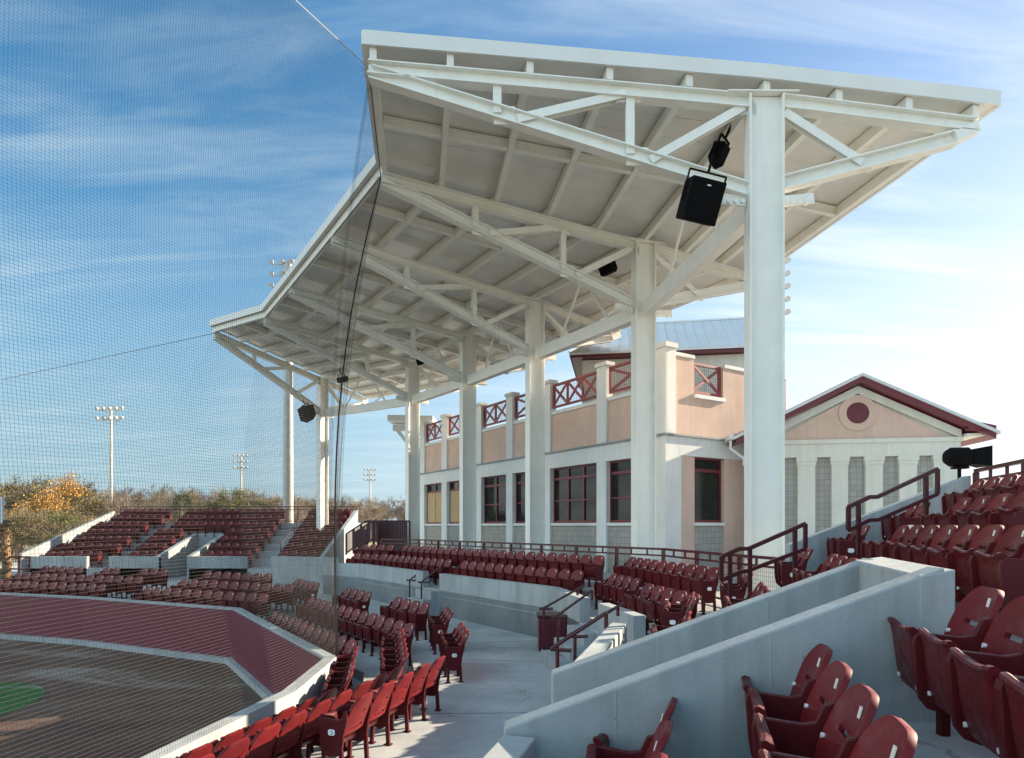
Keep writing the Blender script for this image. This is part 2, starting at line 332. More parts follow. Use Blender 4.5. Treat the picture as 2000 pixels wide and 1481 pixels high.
wline = [lineat(N1, S1w, -3), isect((N1, S1w), (N2, .55)), isect((N2, .55), (N3, 6.5)), isect((N3, 6.5), (N6, 15.6)), lineat(N6, 15.6, 34)]
mb = MB(); mb.prism(wline + [(-41.9, 59.9), (29.8, 59.9), (29.8, -3)], AZ, WZ); structure(mb.build('walkway', M['floor']))
# expansion joints cut in the walkway
mb = MB()
for (a, b) in ((atz(770, 1395, WZ), atz(1075, 1392, WZ)), (atz(905, 1288, WZ), atz(1068, 1293, WZ)), (atz(905, 1255, WZ), atz(1050, 1252, WZ))):
    mb.beam(a + Vector((0, 0, .001)), b + Vector((0, 0, .001)), .012, .004)
structure(mb.build('walkway_joint', M['ink']))
# main terraces (two rows) and the concourse behind them
MW = 9.6; D0, D1 = 10.8, 11.8          # wall, row 0 riser, (row 1 back line = 11.7)
AW = 3.85; A0, A1 = 5.25, 6.05
EW, E0, E1 = 17.15, 18.35, 19.3
wl_ = [lineat(N2, AW, 10.2), isect((N2, AW), (N3, MW)), isect((N3, MW), (N4, EW)), lineat(N4, EW, 25.3), (-7.7, 32)]
r0_ = [lineat(N2, A0, 10.2), isect((N2, A0), (N3, D0)), isect((N3, D0), (N4, E0)), lineat(N4, E0, 26.3), (-7.6, 32)]
mb = MB(); mb.prism(wl_ + [(-7.7, 40), (20, 40), (20, 10.2)], WZ, R0Z); structure(mb.build('terrace', M['floor']))
mb = MB(); mb.prism(r0_ + [(-7.6, 39.9), (19.9, 39.9), (19.9, 10.25)], R0Z, CZ); structure(mb.build('concourse', M['floor']))
# right bank: stepped rows
def s1d(k): return -.217 + .833 * k
def s1z(k): return -1.87 + .345 * k
VN, VF = 3.84, 5.42                     # near and far walls of the passage (Y)
for k in range(6):
    a = (-1.16 if k == 0 else s1d(k - 1) + .12); b = s1d(k) + .12 if k < 5 else 9.0
    mb = MB()
    for y0, y1 in (((-4, VN + .05), (VF - .05, 10.24)) if k < 3 else ((-4, 10.5),)):
        mb.prism([lineat(N1, a, y0), lineat(N1, b, y0), lineat(N1, b, y1), lineat(N1, a, y1)], WZ, s1z(k))
    structure(mb.build('bank_terrace', M['floor']))
# steps in the aisle of the right bank
mb = MB()
for k in range(1, 6):
    a = s1d(k - 1) - .16
    mb.prism([lineat(N1, a, 8.1), lineat(N1, s1d(k - 1) + .12, 8.1), lineat(N1, s1d(k - 1) + .12, 9.05), lineat(N1, a, 9.05)], s1z(k - 1), s1z(k - 1) + .172)
structure(mb.build('aisle_step', M['concrete']))

# ------------------------------------------------------------------ concrete walls
def cwall(name, segs, label, cat='wall', bevel=.012, m='concrete'):
    mb = MB()
    for sg in segs: mb.wall(*sg)
    return tag(mb.build(name, M[m], bevel=bevel), label, cat)
# field wall: concrete behind, padding on the field side, kerb strip at its foot
fw = empty('field_wall', (P4[0], P4[1], FZ)); tag(fw, 'low concrete wall with maroon padding curving round the brown dirt field', 'wall')
def polyoffset(pts, off):
    res = []
    for i in range(len(pts)):
        a = Vector(pts[max(i - 1, 0)]); b = Vector(pts[i]); c = Vector(pts[min(i + 1, len(pts) - 1)])
        d1 = (b - a).normalized() if i > 0 else (c - b).normalized(); d2 = (c - b).normalized() if i < len(pts) - 1 else d1
        n1 = Vector((-d1.y, d1.x)); n2 = Vector((-d2.y, d2.x)); nn = (n1 + n2).normalized(); k = off / max(.4, nn.dot(n1))
        res.append(tuple(b + nn * k))
    return res
def ribbon(mb, inner, outer, z0, z1):
    for i in range(len(inner) - 1):
        a, b, c, d = inner[i], inner[i + 1], outer[i + 1], outer[i]
        mb.hexa([(a[0], a[1], z0), (b[0], b[1], z0), (c[0], c[1], z0), (d[0], d[1], z0), (a[0], a[1], z1), (b[0], b[1], z1), (c[0], c[1], z1), (d[0], d[1], z1)])
allw = wallpts
outw = polyoffset(allw, -.0)
inw = polyoffset(allw, .0)
mb = MB(); ribbon(mb, polyoffset(allw, .20), allw, FZ - .03, WALLTOP); wb(mb, 'wall_body', M['concrete'], fw)
mb = MB(); ribbon(mb, polyoffset(allw, .275), polyoffset(allw, .203), FZ + .17, WALLTOP - .06); wb(mb, 'wall_padding', M['pad'], fw)
mb = MB(); ribbon(mb, polyoffset(allw, .42), polyoffset(allw, .203), FZ - .02, FZ + .165); wb(mb, 'kerb_strip', M['concrete'], fw)
# the passage through the right bank
SL = .366
def vz(x): return -1.22 + SL * (x + .05)
cwall('concrete_wall', [((-.05, VN), (2.60, VN), .16, WZ, vz(-.05), vz(2.60), 1)], 'long sloping grey concrete wall nearest the camera beside the stepped seats')
cwall('concrete_wall', [((.33, VF - .16), (2.98, VF - .16), .16, WZ, vz(-.05), vz(2.55), 1)], 'sloping concrete wall on the far side of the sunken passage')
mb = MB(); mb.hexa([(2.44, VN - .003, WZ), (2.66, VN - .003, WZ), (3.14, 5.425, WZ), (2.90, 5.425, WZ), (2.44, VN - .003, -.300), (2.66, VN - .003, -.262), (3.14, 5.425, -.262), (2.90, 5.425, -.292)])
tag(mb.build('concrete_wall', M['concrete'], bevel=.012), 'short concrete end wall with sunlit flat top closing the passage', 'wall')
f0 = lineat(N1, -1.16, 3.84); f1 = lineat(N1, -1.16, -3)
cwall('concrete_wall', [(f1, (f0[0], f0[1] + .0), .2, WZ, -1.27, -1.25, -1)], 'front parapet at the bottom picture edge with a sunlit strip on top')
g0 = lineat(N1, -1.16, 5.43); g1 = lineat(N1, -1.16, 8.2)
cwall('concrete_wall', [(g0, g1, .2, WZ, -1.24, -1.24, -1)], 'sunlit cream coloured concrete parapet below the maroon stair rail')
mb = MB()
for x in (.62, 1.55): mb.beam((x, VN - .0005, WZ), (x, VN - .0005, vz(x) - .012), .010, .004, up=(0, 1, 0))
for x in (1.2, 2.1): mb.beam((x, VF - .1605, WZ), (x, VF - .1605, vz(x - .38) - .012), .010, .004, up=(0, 1, 0))
structure(mb.build('wall_joint_line', M['floor']))
# main curved walls
a0, a1 = lineat(N2, AW, 10.1), lineat(N2, AW, 11.75)
cwall('concrete_wall', [(a0, a1, .22, WZ, -1.42, -1.42, -1)], 'short concrete wall between two stairs with a pale end face')
a2, a3 = lineat(N2, AW, 12.85), isect((N2, AW), (N3, MW))
m0 = lineat(N3, MW, 19.35)
cwall('concrete_wall', [(a2, a3, .22, WZ, -1.45, -1.45, -1), (a3, m0, .22, WZ, -1.45, -1.45, -1)], 'curved blue grey concrete wall in the middle behind the aisle', bevel=0)
m1 = lineat(N3, MW, 20.2); m2 = isect((N3, MW), (N4, EW)); m3 = lineat(N4, EW, 25.3)
cwall('concrete_wall', [(m1, m2, .22, WZ, -1.45, -1.45, -1), (m2, m3, .22, WZ, -1.45, -1.45, -1)], 'concrete wall left of the middle stair running behind the net', bevel=0)
mb = MB()
for p, q in ((a3, m0), (m1, m2)):
    p, q = Vector(p), Vector(q); d = (q - p).normalized(); nn = Vector((-d.y, d.x)) * .004
    mb.beam((p.x + nn.x, p.y + nn.y, -2.12), (q.x + nn.x, q.y + nn.y, -2.12), .012, .018)
structure(mb.build('wall_joint_line', M['concrete']))
# side wall at the far end of the right bank
cwall('concrete_wall', [((4.56, 10.52), (7.55, 10.52), .18, CZ - .2, -.314, .83, 1)], 'stepped bank side wall rising behind the upper right handrails')

# ------------------------------------------------------------------ stairs through the walls
def stair(name, org, fd, width, n, z0, z1, run, label, bins=0):
    mb = MB(); fd = Vector((fd[0], fd[1])).normalized(); sd = Vector((-fd.y, fd.x)); org = Vector(org)
    for i in range(n):
        d1 = run * (n - i); z = z0 + (z1 - z0) * (i + 1) / (n + 0)
        a = org - sd * width / 2; b = org + sd * width / 2
        pts = [a - fd * .25, a + fd * d1, b + fd * d1, b - fd * .25]
        zb = z0 + (z1 - z0) * i / n
        mb.prism([(p.x, p.y) for p in pts], zb - .001 * i, z)
    o = mb.build(name, M['concrete'], bevel=.008); return tag(o, label, 'steps')
stair('concrete_steps', lineat(N2, AW, 12.3), (-.98, -.196), 1.08, 3, WZ, R0Z - .03, .27, 'pale concrete steps beside the maroon litter bin')
stair('concrete_steps', lineat(N3, MW, 19.78), (-.809, -.588), .98, 3, WZ, R0Z - .03, .27, 'concrete steps through the gap in the middle curved wall')
stair('concrete_steps', lineat(N1, -1.16, 9.15), (-.957, .29), 1.6, 3, WZ, R0Z + .02, .3, 'concrete steps hidden behind the sunlit parapet')

# ------------------------------------------------------------------ canopy on six columns
HC, HT, HE = 8.2, 8.8, 7.76
colp = [Vector(p) for p in ((4.82, 12.23), (3.82, 18.57), (.84, 23.35), (-1.90, 27.55), (-4.94, 31.8), (-10.57, 35.7))]
tipp = []
for px, py in ((720, 123), (744, 338), (648, 458), (565, 560), (516, 619), (418, 647)):
    Y = HT * FPX / (HZ - py); tipp.append(Vector(((px - 1000) / FPX * Y, Y)))
tailp = [c + (c - t).normalized() * 4.05 for c, t in zip(colp, tipp)]
canopy = empty('grandstand_canopy', (colp[2].x, colp[2].y, CZ))
tag(canopy, 'large white steel canopy with sloping trusses over the seats', 'canopy')
def v3(p, z): return Vector((p.x, p.y, z))
def on(i, s):     # point of the top chord of truss i; s 0..1 tip->column, 1..2 column->tail
    if s <= 1: return v3(tipp[i].lerp(colp[i], s), HT + (HC - HT) * s)
    return v3(colp[i].lerp(tailp[i], s - 1), HC + (HE - HC) * (s - 1))
ZB = 6.42         # bottom chord level at the column
for i in range(6):
    C, T, E_ = colp[i], tipp[i], tailp[i]; dr = (C - T).normalized(); sd = Vector((-dr.y, dr.x))
    D3 = Vector((dr.x, dr.y, 0)); S3 = Vector((sd.x, sd.y, 0))
    # column: wide flange section, web in the plane of the truss
    mb = MB(); hw, fl, tf = .33, .30, .035; zt = HC - .02
    for s in (-1, 1):
        mb.beam(v3(C, CZ) + D3 * s * (hw - tf / 2), v3(C, zt) + D3 * s * (hw - tf / 2), fl, tf, up=D3)
    mb.beam(v3(C, CZ), v3(C, zt), .03, 2 * hw - 2 * tf, up=D3)
    col = wb(mb, 'column', M['steel'], canopy)
    mb = MB(); mb.beam(v3(C, CZ + .004) - D3 * .42, v3(C, CZ + .004) + D3 * .42, .46, .05)
    o = mb.build('base_plate', M['steel']); o.parent = col
    # top chord
    mb = MB(); dn = Vector((0, 0, -.13))
    mb.ibeam(on(i, 0) + dn, on(i, 1) + dn - D3 * hw, .26, .24); mb.ibeam(on(i, 1) + dn + D3 * hw, on(i, 2) + dn, .26, .24)
    mb.beam(v3(C, HC + .012) - D3 * .75, v3(C, HC + .012) + D3 * .6, .34, .024)
    tr = wb(mb, 'truss', M['steel'], canopy)
    # bottom chord with its solid nose
    mb = MB(); b0 = on(i, 0) + Vector((0, 0, -.22)); b1 = v3(C, ZB - .03) - D3 * hw
    mb.ibeam(b0 + D3 * .05, b1, .26, .24)
    e1 = v3(C, ZB + .10) + D3 * hw; ek = on(i, 1.90) + Vector((0, 0, -.40)); e2 = on(i, 2) + Vector((0, 0, -.17))
    mb.ibeam(e1, ek, .26, .24); mb.beam(ek - D3 * .02 + Vector((0, 0, .0)), e2, .24, .2)
    nose = [on(i, 0) + Vector((0, 0, -.05)), on(i, .17) + Vector((0, 0, -.05)), on(i, .17) + Vector((0, 0, -.62)), on(i, 0) + Vector((0, 0, -.26))]
    mb.add([p + S3 * .02 for p in nose] + [p - S3 * .02 for p in nose], [(0, 1, 2, 3), (7, 6, 5, 4), (0, 4, 5, 1), (1, 5, 6, 2), (2, 6, 7, 3), (3, 7, 4, 0)])
    tail = [on(i, 1.86) + Vector((0, 0, -.05)), on(i, 2) + Vector((0, 0, -.05)), on(i, 2) + Vector((0, 0, -.25)), on(i, 1.86) + Vector((0, 0, -.5))]
    mb.add([p + S3 * .021 for p in tail] + [p - S3 * .021 for p in tail], [(0, 1, 2, 3), (7, 6, 5, 4), (0, 4, 5, 1), (1, 5, 6, 2), (2, 6, 7, 3), (3, 7, 4, 0)])
    bc = wb(mb, 'bottom_chord', M['steel'], canopy); bc.parent = tr; bc.matrix_parent_inverse = Matrix()
    bc.matrix_parent_inverse = (canopy.matrix_basis @ tr.matrix_parent_inverse).inverted() if False else Matrix()
    Lh = (C - T).length
    def bot(s): return b0.lerp(b1, (s * Lh) / (Lh - hw))
    def ebot(s): return e1.lerp(ek, s)
    def webm(p, q, wd=.15, dp=.12):
        m_ = MB(); m_.ibeam(p, q, dp, wd, .016, .014, up=S3)
        w_ = m_.build('web_member', M['steel']); w_.parent = tr
    webm(bot(.324), on(i, .324) + dn * 1.6, .16); webm(bot(.659), on(i, .659) + dn * 1.6, .16)
    webm(bot(.375), on(i, .65) + dn * 1.5, .16, .14); webm(bot(.71), on(i, .945) + dn * 2.0, .16, .14)
    webm(on(i, 1.09) + dn * 2.2, ebot(.46), .16, .14)
    for p_, hw2 in ((bot(.35), .26), (on(i, .655) + dn * 1.5, .24), (bot(.685), .26), (on(i, .95) + dn * 1.9, .22), (ebot(.44), .26)):
        g_ = MB(); g_.ext([(-hw2, -.17), (hw2, -.17), (hw2, .02), (hw2 * .5, .17), (-hw2 * .5, .17), (-hw2, .02)], p_ + Vector((0, 0, .03)), D3, (0, 0, 1), S3, .03); g2 = g_.build('gusset_plate', M['steel']); g2.parent = tr
    # bolted plates
    for s in (-1, 1):
        mb = MB(); mb.beam(v3(C, ZB - .22) + D3 * s * (hw + .02), v3(C, ZB - .16) + D3 * s * (hw + .62), .03, .2)
        for q in range(4): 
            c0 = v3(C, ZB - .24) + D3 * s * (hw + .10 + q * .13); mb.tube([c0 - S3 * .06, c0 + S3 * .06], .04, 8)
        o = mb.build('bolt_plate', M['steel']); o.parent = tr
# structure across the bays
PS = (.012, .205, .405, .605, .805, 1.0, 1.34, 1.67, 1.985)
for i in range(5):
    for k, s in enumerate(PS):
        a, b = on(i, s), on(i + 1, s); d = (b - a).normalized()
        a2_ = a - d * (.10 if i == 0 else -.0); b2_ = b + d * (.10 if i == 4 else 0)
        mb = MB(); z = Vector((0, 0, .125)); mb.beam(a2_ + z, b2_ + z, .13, .235)
        wb(mb, 'purlin', M['steel'], canopy)
    mb = MB()
    for j in range(len(PS) - 1):
        a = on(i, PS[j]).lerp(on(i + 1, PS[j]), .5); b = on(i, PS[j + 1]).lerp(on(i + 1, PS[j + 1]), .5); d = (b - a).normalized()
        mb.ibeam(a + d * .075 + Vector((0, 0, .11)), b - d * .075 + Vector((0, 0, .11)), .215, .13, .02, .014)
    wb(mb, 'bridging_beam', M['steel'], canopy)
    ca, cb = v3(colp[i], 6.22), v3(colp[i + 1], 6.22); d = (cb - ca).normalized()
    mb = MB(); mb.beam(ca + d * .2, cb - d * .2, .26, .40); wb(mb, 'strut_beam', M['steel'], canopy)
    mb = MB()
    ra, rb = on(i, 1.0), on(i + 1, 1.0); rm = ra.lerp(rb, .5) + Vector((0, 0, 0))
    for f in (.28, .72): mb.tube([rm, ca.lerp(cb, f) + Vector((0, 0, .2))], .045, 8)
    for s_, f in ((1.5, .40),):
        mb.tube([on(i, s_).lerp(on(i + 1, s_), f), ca.lerp(cb, f) + Vector((0, 0, .2))], .032, 8)
    wb(mb, 'sway_brace', M['steel'], canopy)
DZ = Vector((0, 0, .262))
def edge(i0, i1, s, o):   # deck edge point, pushed outwards
    return on(i0, s)
dk = MB(); fs = MB()
def dpt(i, s):
    p = on(i, s) + DZ
    dr = (colp[i] - tipp[i]).normalized()
    if s == 0: p -= Vector((dr.x, dr.y, 0)) * .10
    if s == 2: p += Vector((dr.x, dr.y, 0)) * .34 - Vector((0, 0, .04))
    if i == 0: q = on(1, s); d = (on(0, s) - q).normalized(); p += Vector((d.x, d.y, 0)) * .16
    if i == 5: q = on(4, s); d = (on(5, s) - q).normalized(); p += Vector((d.x, d.y, 0)) * .16
    return p
for i in range(5):
    for s0, s1 in ((0, 1), (1, 2)):
        p = [dpt(i, s0), dpt(i + 1, s0), dpt(i + 1, s1), dpt(i, s1)]; up = Vector((0, 0, .03))
        dk.hexa([p[0], p[3], p[2], p[1]] + [q + up for q in (p[0], p[3], p[2], p[1])])
        nr = 9
        for r in range(1, nr):
            f = r / nr
            a = p[0].lerp(p[1], f); b = p[3].lerp(p[2], f)
            dk.beam(a - Vector((0, 0, .003)), b - Vector((0, 0, .003)), .02, .012)
wb(dk, 'roof_deck', M['deck'], canopy)
ring = [dpt(i, 0) for i in range(6)] + [dpt(5, 1), dpt(5, 2)] + [dpt(i, 2) for i in range(4, -1, -1)] + [dpt(0, 1)]
for a, b in zip(ring, ring[1:] + ring[:1]):
    d = (b - a).normalized(); fs.beam(a + Vector((0, 0, .10)), b + Vector((0, 0, .10)), .05, .27)
wb(fs, 'fascia', M['fascia'], canopy)
tp = MB()
for i in range(5):
    for s0, s1 in ((0, 1), (1, 2)):
        p = [dpt(i, s0), dpt(i + 1, s0), dpt(i + 1, s1), dpt(i, s1)]; up = Vector((0, 0, .16))
        tp.add([q + up for q in p], [(0, 1, 2, 3)])
wb(tp, 'roof_top', M['roofmetal'], canopy)

# ------------------------------------------------------------------ press building with two storeys
C0 = Vector((4.80, 20.0, 0)); bld = empty('press_building', C0, math.atan2(.845, -.535))
tag(bld, 'two storey pink and white press building behind the columns', 'building')
class FB(MB):       # boxes on a face: L = long face towards the field, R = end face towards the camera
    def fb(s, face, a0, a1, o0, o1, z0, z1):
        if face == 'L': p, q = (a0, o0, z0), (a1, o1, z1)
        else: p, q = (-o0, -a0, z0), (-o1, -a1, z1)
        s.box(tuple(map(min, p, q)), tuple(map(max, p, q)))
    def fbeam(s, face, p, q, wd, ht):
        f = (lambda a, o, z: Vector((a, o, z))) if face == 'L' else (lambda a, o, z: Vector((-o, -a, z)))
        P, Q = f(*p), f(*q); s.beam(P, Q, wd, ht, up=f(0, 1, 0))
LEN, GZ, SILL, HEAD, LEDGE = 18.6, CZ, .10, 2.25, 2.84
op = [(.61, 2.82), (3.34, 6.18), (6.74, 8.95), (9.47, 11.68), (12.9, 15.26), (15.86, 18.0)]
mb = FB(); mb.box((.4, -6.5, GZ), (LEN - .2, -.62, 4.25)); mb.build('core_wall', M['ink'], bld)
class Parts:          # every box on a face becomes a part of its own
    def __init__(s, name, m, **k): s.a = (name, m, k)
    def fb(s, *q):
        f = FB(); f.fb(*q); f.build(s.a[0], M[s.a[1]], bld, **s.a[2])
white = Parts('white_wall', 'white'); pink = Parts('pink_wall', 'pink'); blk = Parts('block_wall', 'cmu', uvbox=True); ledge = Parts('ledge', 'concrete'); cop = Parts('coping', 'white', bevel=.008)
edges = [0] + [x for a in op for x in a] + [LEN]
for a, b in zip(edges[0::2], edges[1::2]):      # pilasters, both storeys
    white.fb('L', a, b, -.6, 0, GZ, HEAD); a_ = max(a, .0)
    white.fb('L', a, b, -.3, -.004, LEDGE + .002, 5.62 if a > .1 else 5.60)
    if a > .1: cop.fb('L', a - .05, b + .05, -.36, .05, 5.622, 5.76)
white.fb('L', 0, LEN, -.6, .002, HEAD + .001, LEDGE)
ledge.fb('L', -.09, LEN, -.3, .09, LEDGE + .0015, LEDGE + .06)
for a, b in op:
    white.fb('L', a + .001, b - .001, -.56, -.04, SILL - .10, SILL)       # window sill slab
    blk.fb('L', a + .001, b - .001, -.55, -.12, GZ, SILL - .101)
    pink.fb('L', a + .001, b - .001, -.28, -.10, LEDGE + .07, 4.36)
    cop.fb('L', a + .002, b - .002, -.29, -.05, 4.361, 4.50)
    pink.fb('L', a + .001, b - .001, -1.75, -1.60, 3.4, 4.9) if a > 12 else None
# end face
ro = (1.34, 2.76)
white.fb('R', .601, .62, -.0, .0005, GZ, 2.2)
white.fb('R', .05, .45, -.3, .003, LEDGE + .062, 5.60); cop.fb('R', -.06, .50, -.42, .06, 5.602, 5.76)
pink.fb('R', .451, 1.339, -.25, -.06, LEDGE + .062, 5.40); cop.fb('R', .451, 1.36, -.30, -.02, 5.401, 5.52)
pink.fb('R', 1.34, 2.76, -.25, -.06, LEDGE + .062, 4.14); cop.fb('R', 1.30, 2.80, -.28, .03, 4.141, 4.27)
pink.fb('R', 2.761, 6.2, -.25, -.06, LEDGE + .062, 5.30); cop.fb('R', 2.80, 6.2, -.30, -.02, 5.301, 5.42)
white.fb('R', .602, 6.2, -.3, .002, 2.24, LEDGE); ledge.fb('R', .0, 6.2, -.3, .09, LEDGE + .0015, LEDGE + .06)
white.fb('R', .603, .70, -.4, .0, GZ, 2.239)
pink.fb('R', .701, 1.339, -.3, -.03, GZ, 2.239); pink.fb('R', 2.761, 6.2, -.3, -.03, GZ, 2.239)
white.fb('R', 1.30, 2.80, -.3, .0, SILL - .10, SILL); blk.fb('R', 1.34, 2.76, -.3, -.08, GZ, SILL - .101)
def window(face, a, b, z0, z1, cols, rows, o=-.24, trans=.42, boarded=False):
    m = FB(); fw_ = .06; d = .07
    zs = [z0]
    body = z1 - trans
    zs += [z0 + (body - z0) * (r + 1) / rows for r in range(rows)] + [z1]
    m.fb(face, a, a + fw_, o, o + d, z0, z1); m.fb(face, b - fw_, b, o, o + d, z0, z1)
    m.fb(face, a + fw_, b - fw_, o, o + d, z0, z0 + .09); m.fb(face, a + fw_, b - fw_, o, o + d, z1 - fw_, z1)
    m.fb(face, a + fw_, b - fw_, o + .001, o + d - .006, body - .05, body + .05)
    for r in range(1, rows): m.fb(face, a + fw_, b - fw_, o + .002, o + d - .012, zs[r] - .03, zs[r] + .03)
    for c in range(1, cols):
        x = a + (b - a) * c / cols; m.fb(face, x - .035, x + .035, o + .003, o + d - .004, z0 + .09, z1 - fw_)
    f = m.build('window', M['maroon'], bld)
    g = FB(); g.fb(face, a + .02, b - .02, o - .03, o + .012, z0 + .02, z1 - .02); g.build('pane', M['glass'], f)
    if boarded:
        g = FB(); g.fb(face, a + .05, b - .05, o + .014, o + .066, z0 + .06, body - .06); g.build('board', M['osb'], f)
window('L', .63, 2.80, SILL + .003, HEAD - .003, 2, 2); window('L', 3.36, 6.16, SILL + .003, HEAD - .003, 3, 2)
window('L', 6.76, 8.93, SILL + .003, HEAD - .003, 2, 2); window('L', 9.49, 11.66, SILL + .003, HEAD - .003, 2, 2)
window('L', 12.92, 15.24, SILL + .003, HEAD - .003, 2, 1, boarded=True); window('L', 15.88, 17.98, SILL + .003, HEAD - .003, 2, 1, boarded=True)
window('R', 1.36, 2.74, SILL + .003, 2.235, 1, 1, o=-.2)
def xrail(face, a, b, z0, z1, n, o=-.18):
    m = FB(); t_ = .085
    m.fb(face, a, b, o, o + .07, z0, z0 + t_); m.fb(face, a, b, o, o + .07, z1 - t_, z1)
    for c in range(n + 1):
        x = a + (b - a) * c / n; xa = min(max(x - t_ / 2, a), b - t_); m.fb(face, xa, xa + t_, o + .002, o + .068, z0 + t_, z1 - t_)
    for c in range(n):
        x0, x1 = a + (b - a) * c / n + .03, a + (b - a) * (c + 1) / n - .03
        m.fbeam(face, (x0, o + .030, z0 + t_), (x1, o + .030, z1 - t_), .095, .04); m.fbeam(face, (x0, o + .046, z1 - t_), (x1, o + .046, z0 + t_), .095, .036)
    rl = m.build('cross_railing', M['xrail'], bld)
    g = FB(); st = .10
    k = int((b - a) / st)
    for q in range(1, k): x = a + (b - a) * q / k; g.fb(face, x - .004, x + .004, o + .004, o + .012, z0 + t_, z1 - t_)
    for q in range(1, 10): z = z0 + (z1 - z0) * q / 10; g.fb(face, a, b, o + .005, o + .011, z - .004, z + .004)
    g.build('wire_mesh', M['mesh'], rl)
for (a, b), n in zip(op, (1, 3, 1, 2, 2, 2)): xrail('L', a + .03, b - .03, 4.62, 5.56, n)
xrail('R', 1.37, 2.73, 4.33, 5.34, 1, o=-.2)
# penthouse with a hipped standing seam roof
ph = empty('roof_penthouse', (2.48, 27.0, 4.2), math.atan2(-.165, .986)); tag(ph, 'cream penthouse with hipped silver metal roof above the press building', 'building')
mb = MB(); mb.box((.45, .45, 0), (7.2, 6, 2.86)); mb.build('wall', M['cream'], ph)
mb = MB(); EZ = 3.08; x1, y1 = 7.6, 6.6
mb.hexa([(.02, .02, EZ - .19), (x1 - .02, .02, EZ - .19), (x1 - .02, y1, EZ - .19), (.02, y1, EZ - .19), (.02, .02, EZ - .02), (x1 - .02, .02, EZ - .02), (x1 - .02, y1, EZ - .02), (.02, y1, EZ - .02)])
mb.build('eave', M['maroon'], ph)
mb = MB(); hh, ins = 2.0, 3.0
A_, B_, C_, D_ = Vector((-.06, -.06, EZ)), Vector((x1, -.06, EZ)), Vector((x1, y1, EZ)), Vector((-.06, y1, EZ))
r0, r1 = Vector((2.4, ins, EZ + hh)), Vector((x1 + .1, ins, EZ + hh))
dn = Vector((0, 0, -.10)); mb.add([A_, B_, C_, D_, r0, r1], [(0, 1, 5, 4), (2, 3, 4, 5), (3, 0, 4), (1, 2, 5)])
mb.add([A_, B_, C_, D_, A_ + dn, B_ + dn, C_ + dn, D_ + dn], [(0, 4, 5, 1), (1, 5, 6, 2), (2, 6, 7, 3), (3, 7, 4, 0)])
for k in range(1, 20):
    x = k * .4; f = min(1, (x + .06) / 2.46); top = Vector((x, -.06 + (ins + .06) * f, EZ + hh * f))
    mb.beam(Vector((x, -.06, EZ + .02)), top + Vector((0, 0, .02)), .03, .05)
mb.beam(A_ + Vector((0, 0, .03)), r0 + Vector((0, 0, .03)), .08, .06); mb.beam(r0 + Vector((0, 0, .03)), r1 + Vector((0, 0, .03)), .1, .07)
mb.build('roof', M['roofmetal'], ph)
# gabled block
gb = empty('gabled_block', (11.02, 20.41, CZ * .945), math.atan2(-.165, .986)); tag(gb, 'cream gabled block with pilasters and a round maroon vent', 'building')
Z0 = -CZ; HWG = 3.1
RZ, EV = 5.05 + Z0, 3.06 + Z0; slp = (RZ - EV) / 4.02
def rz(x): return RZ - slp * abs(x)
mb = MB(); mb.box((-HWG + .03, .12, 0), (HWG - .03, 9, 2.7 + Z0)); mb.build('block_wall', M['cmu'], gb, uvbox=True)
mb = MB(); b_ = [(-HWG, .0), (HWG, .0)]
for a, b in ((-3.1, -2.42), (-1.94, -1.31), (-.854, -.27), (.21, .82), (1.26, 1.87), (2.32, 3.1)):
    a += .035; b -= .035; mb.box((a, -.02, -.3), (b, .119, 2.18 + Z0)); mb.box((a - .05, -.06, 2.181 + Z0), (b + .05, .118, 2.33 + Z0)); mb.box((a - .025, -.04, 2.06 + Z0), (b + .025, .117, 2.179 + Z0))
mb.box((-3.14, -.04, 2.331 + Z0), (3.14, .30, 2.78 + Z0)); mb.box((-3.2, -.10, 2.781 + Z0), (3.2, .30, 2.92 + Z0))
gb.scale = (.945,) * 3
# gable frame: raking band
def rake(m_, lo, hi, y0, y1, xo):
    m_.ext([(-xo, rz(xo) - lo), (0, RZ - lo), (xo, rz(xo) - lo), (xo, rz(xo) - hi), (0, RZ - hi), (-xo, rz(xo) - hi)], (0, (y0 + y1) / 2, 0), (1, 0, 0), (0, 0, 1), (0, -1, 0), y1 - y0)
mb.ext([(-3.16, 2.921 + Z0), (3.16, 2.921 + Z0), (3.16, rz(3.16) - .34), (0, RZ - .34), (-3.16, rz(3.16) - .34)], (0, .2, 0), (1, 0, 0), (0, 0, 1), (0, -1, 0), .2)
rake(mb, .34, .60, -.06, .099, 3.16)
mb.box((HWG - .02, .3, 0), (HWG + .02, 9, EV + .1)); mb.box((-HWG - .02, .3, 0), (-HWG + .02, 9, EV + .1))
mb.build('cream_wall', M['cream'], gb)
mb = MB(); mb.ext([(-2.75, 2.93 + Z0), (2.75, 2.93 + Z0), (0, RZ - .62)], (0, .055, 0), (1, 0, 0), (0, 0, 1), (0, -1, 0), .08); mb.build('pink_pediment', M['pink'], gb)
def disc(r0_, r1_, y0, y1, zc, n=40):
    m_ = MB(); vs = []; fs_ = []
    for i in range(n):
        a = 2 * math.pi * i / n; c, s_ = math.cos(a), math.sin(a)
        vs += [(r0_ * c, y0, zc + r0_ * s_), (r1_ * c, y0, zc + r1_ * s_), (r0_ * c, y1, zc + r0_ * s_), (r1_ * c, y1, zc + r1_ * s_)]
    for i in range(n):
        j = (i + 1) % n; o_ = 4 * i; p_ = 4 * j
        fs_ += [(o_, o_ + 1, p_ + 1, p_), (o_ + 1, o_ + 3, p_ + 3, p_ + 1), (o_ + 2, o_, p_, p_ + 2)]
    m_.add(vs, fs_); return m_
disc(.36, .60, -.035, .02, 3.80 + Z0).build('vent_ring', M['pink'], gb)
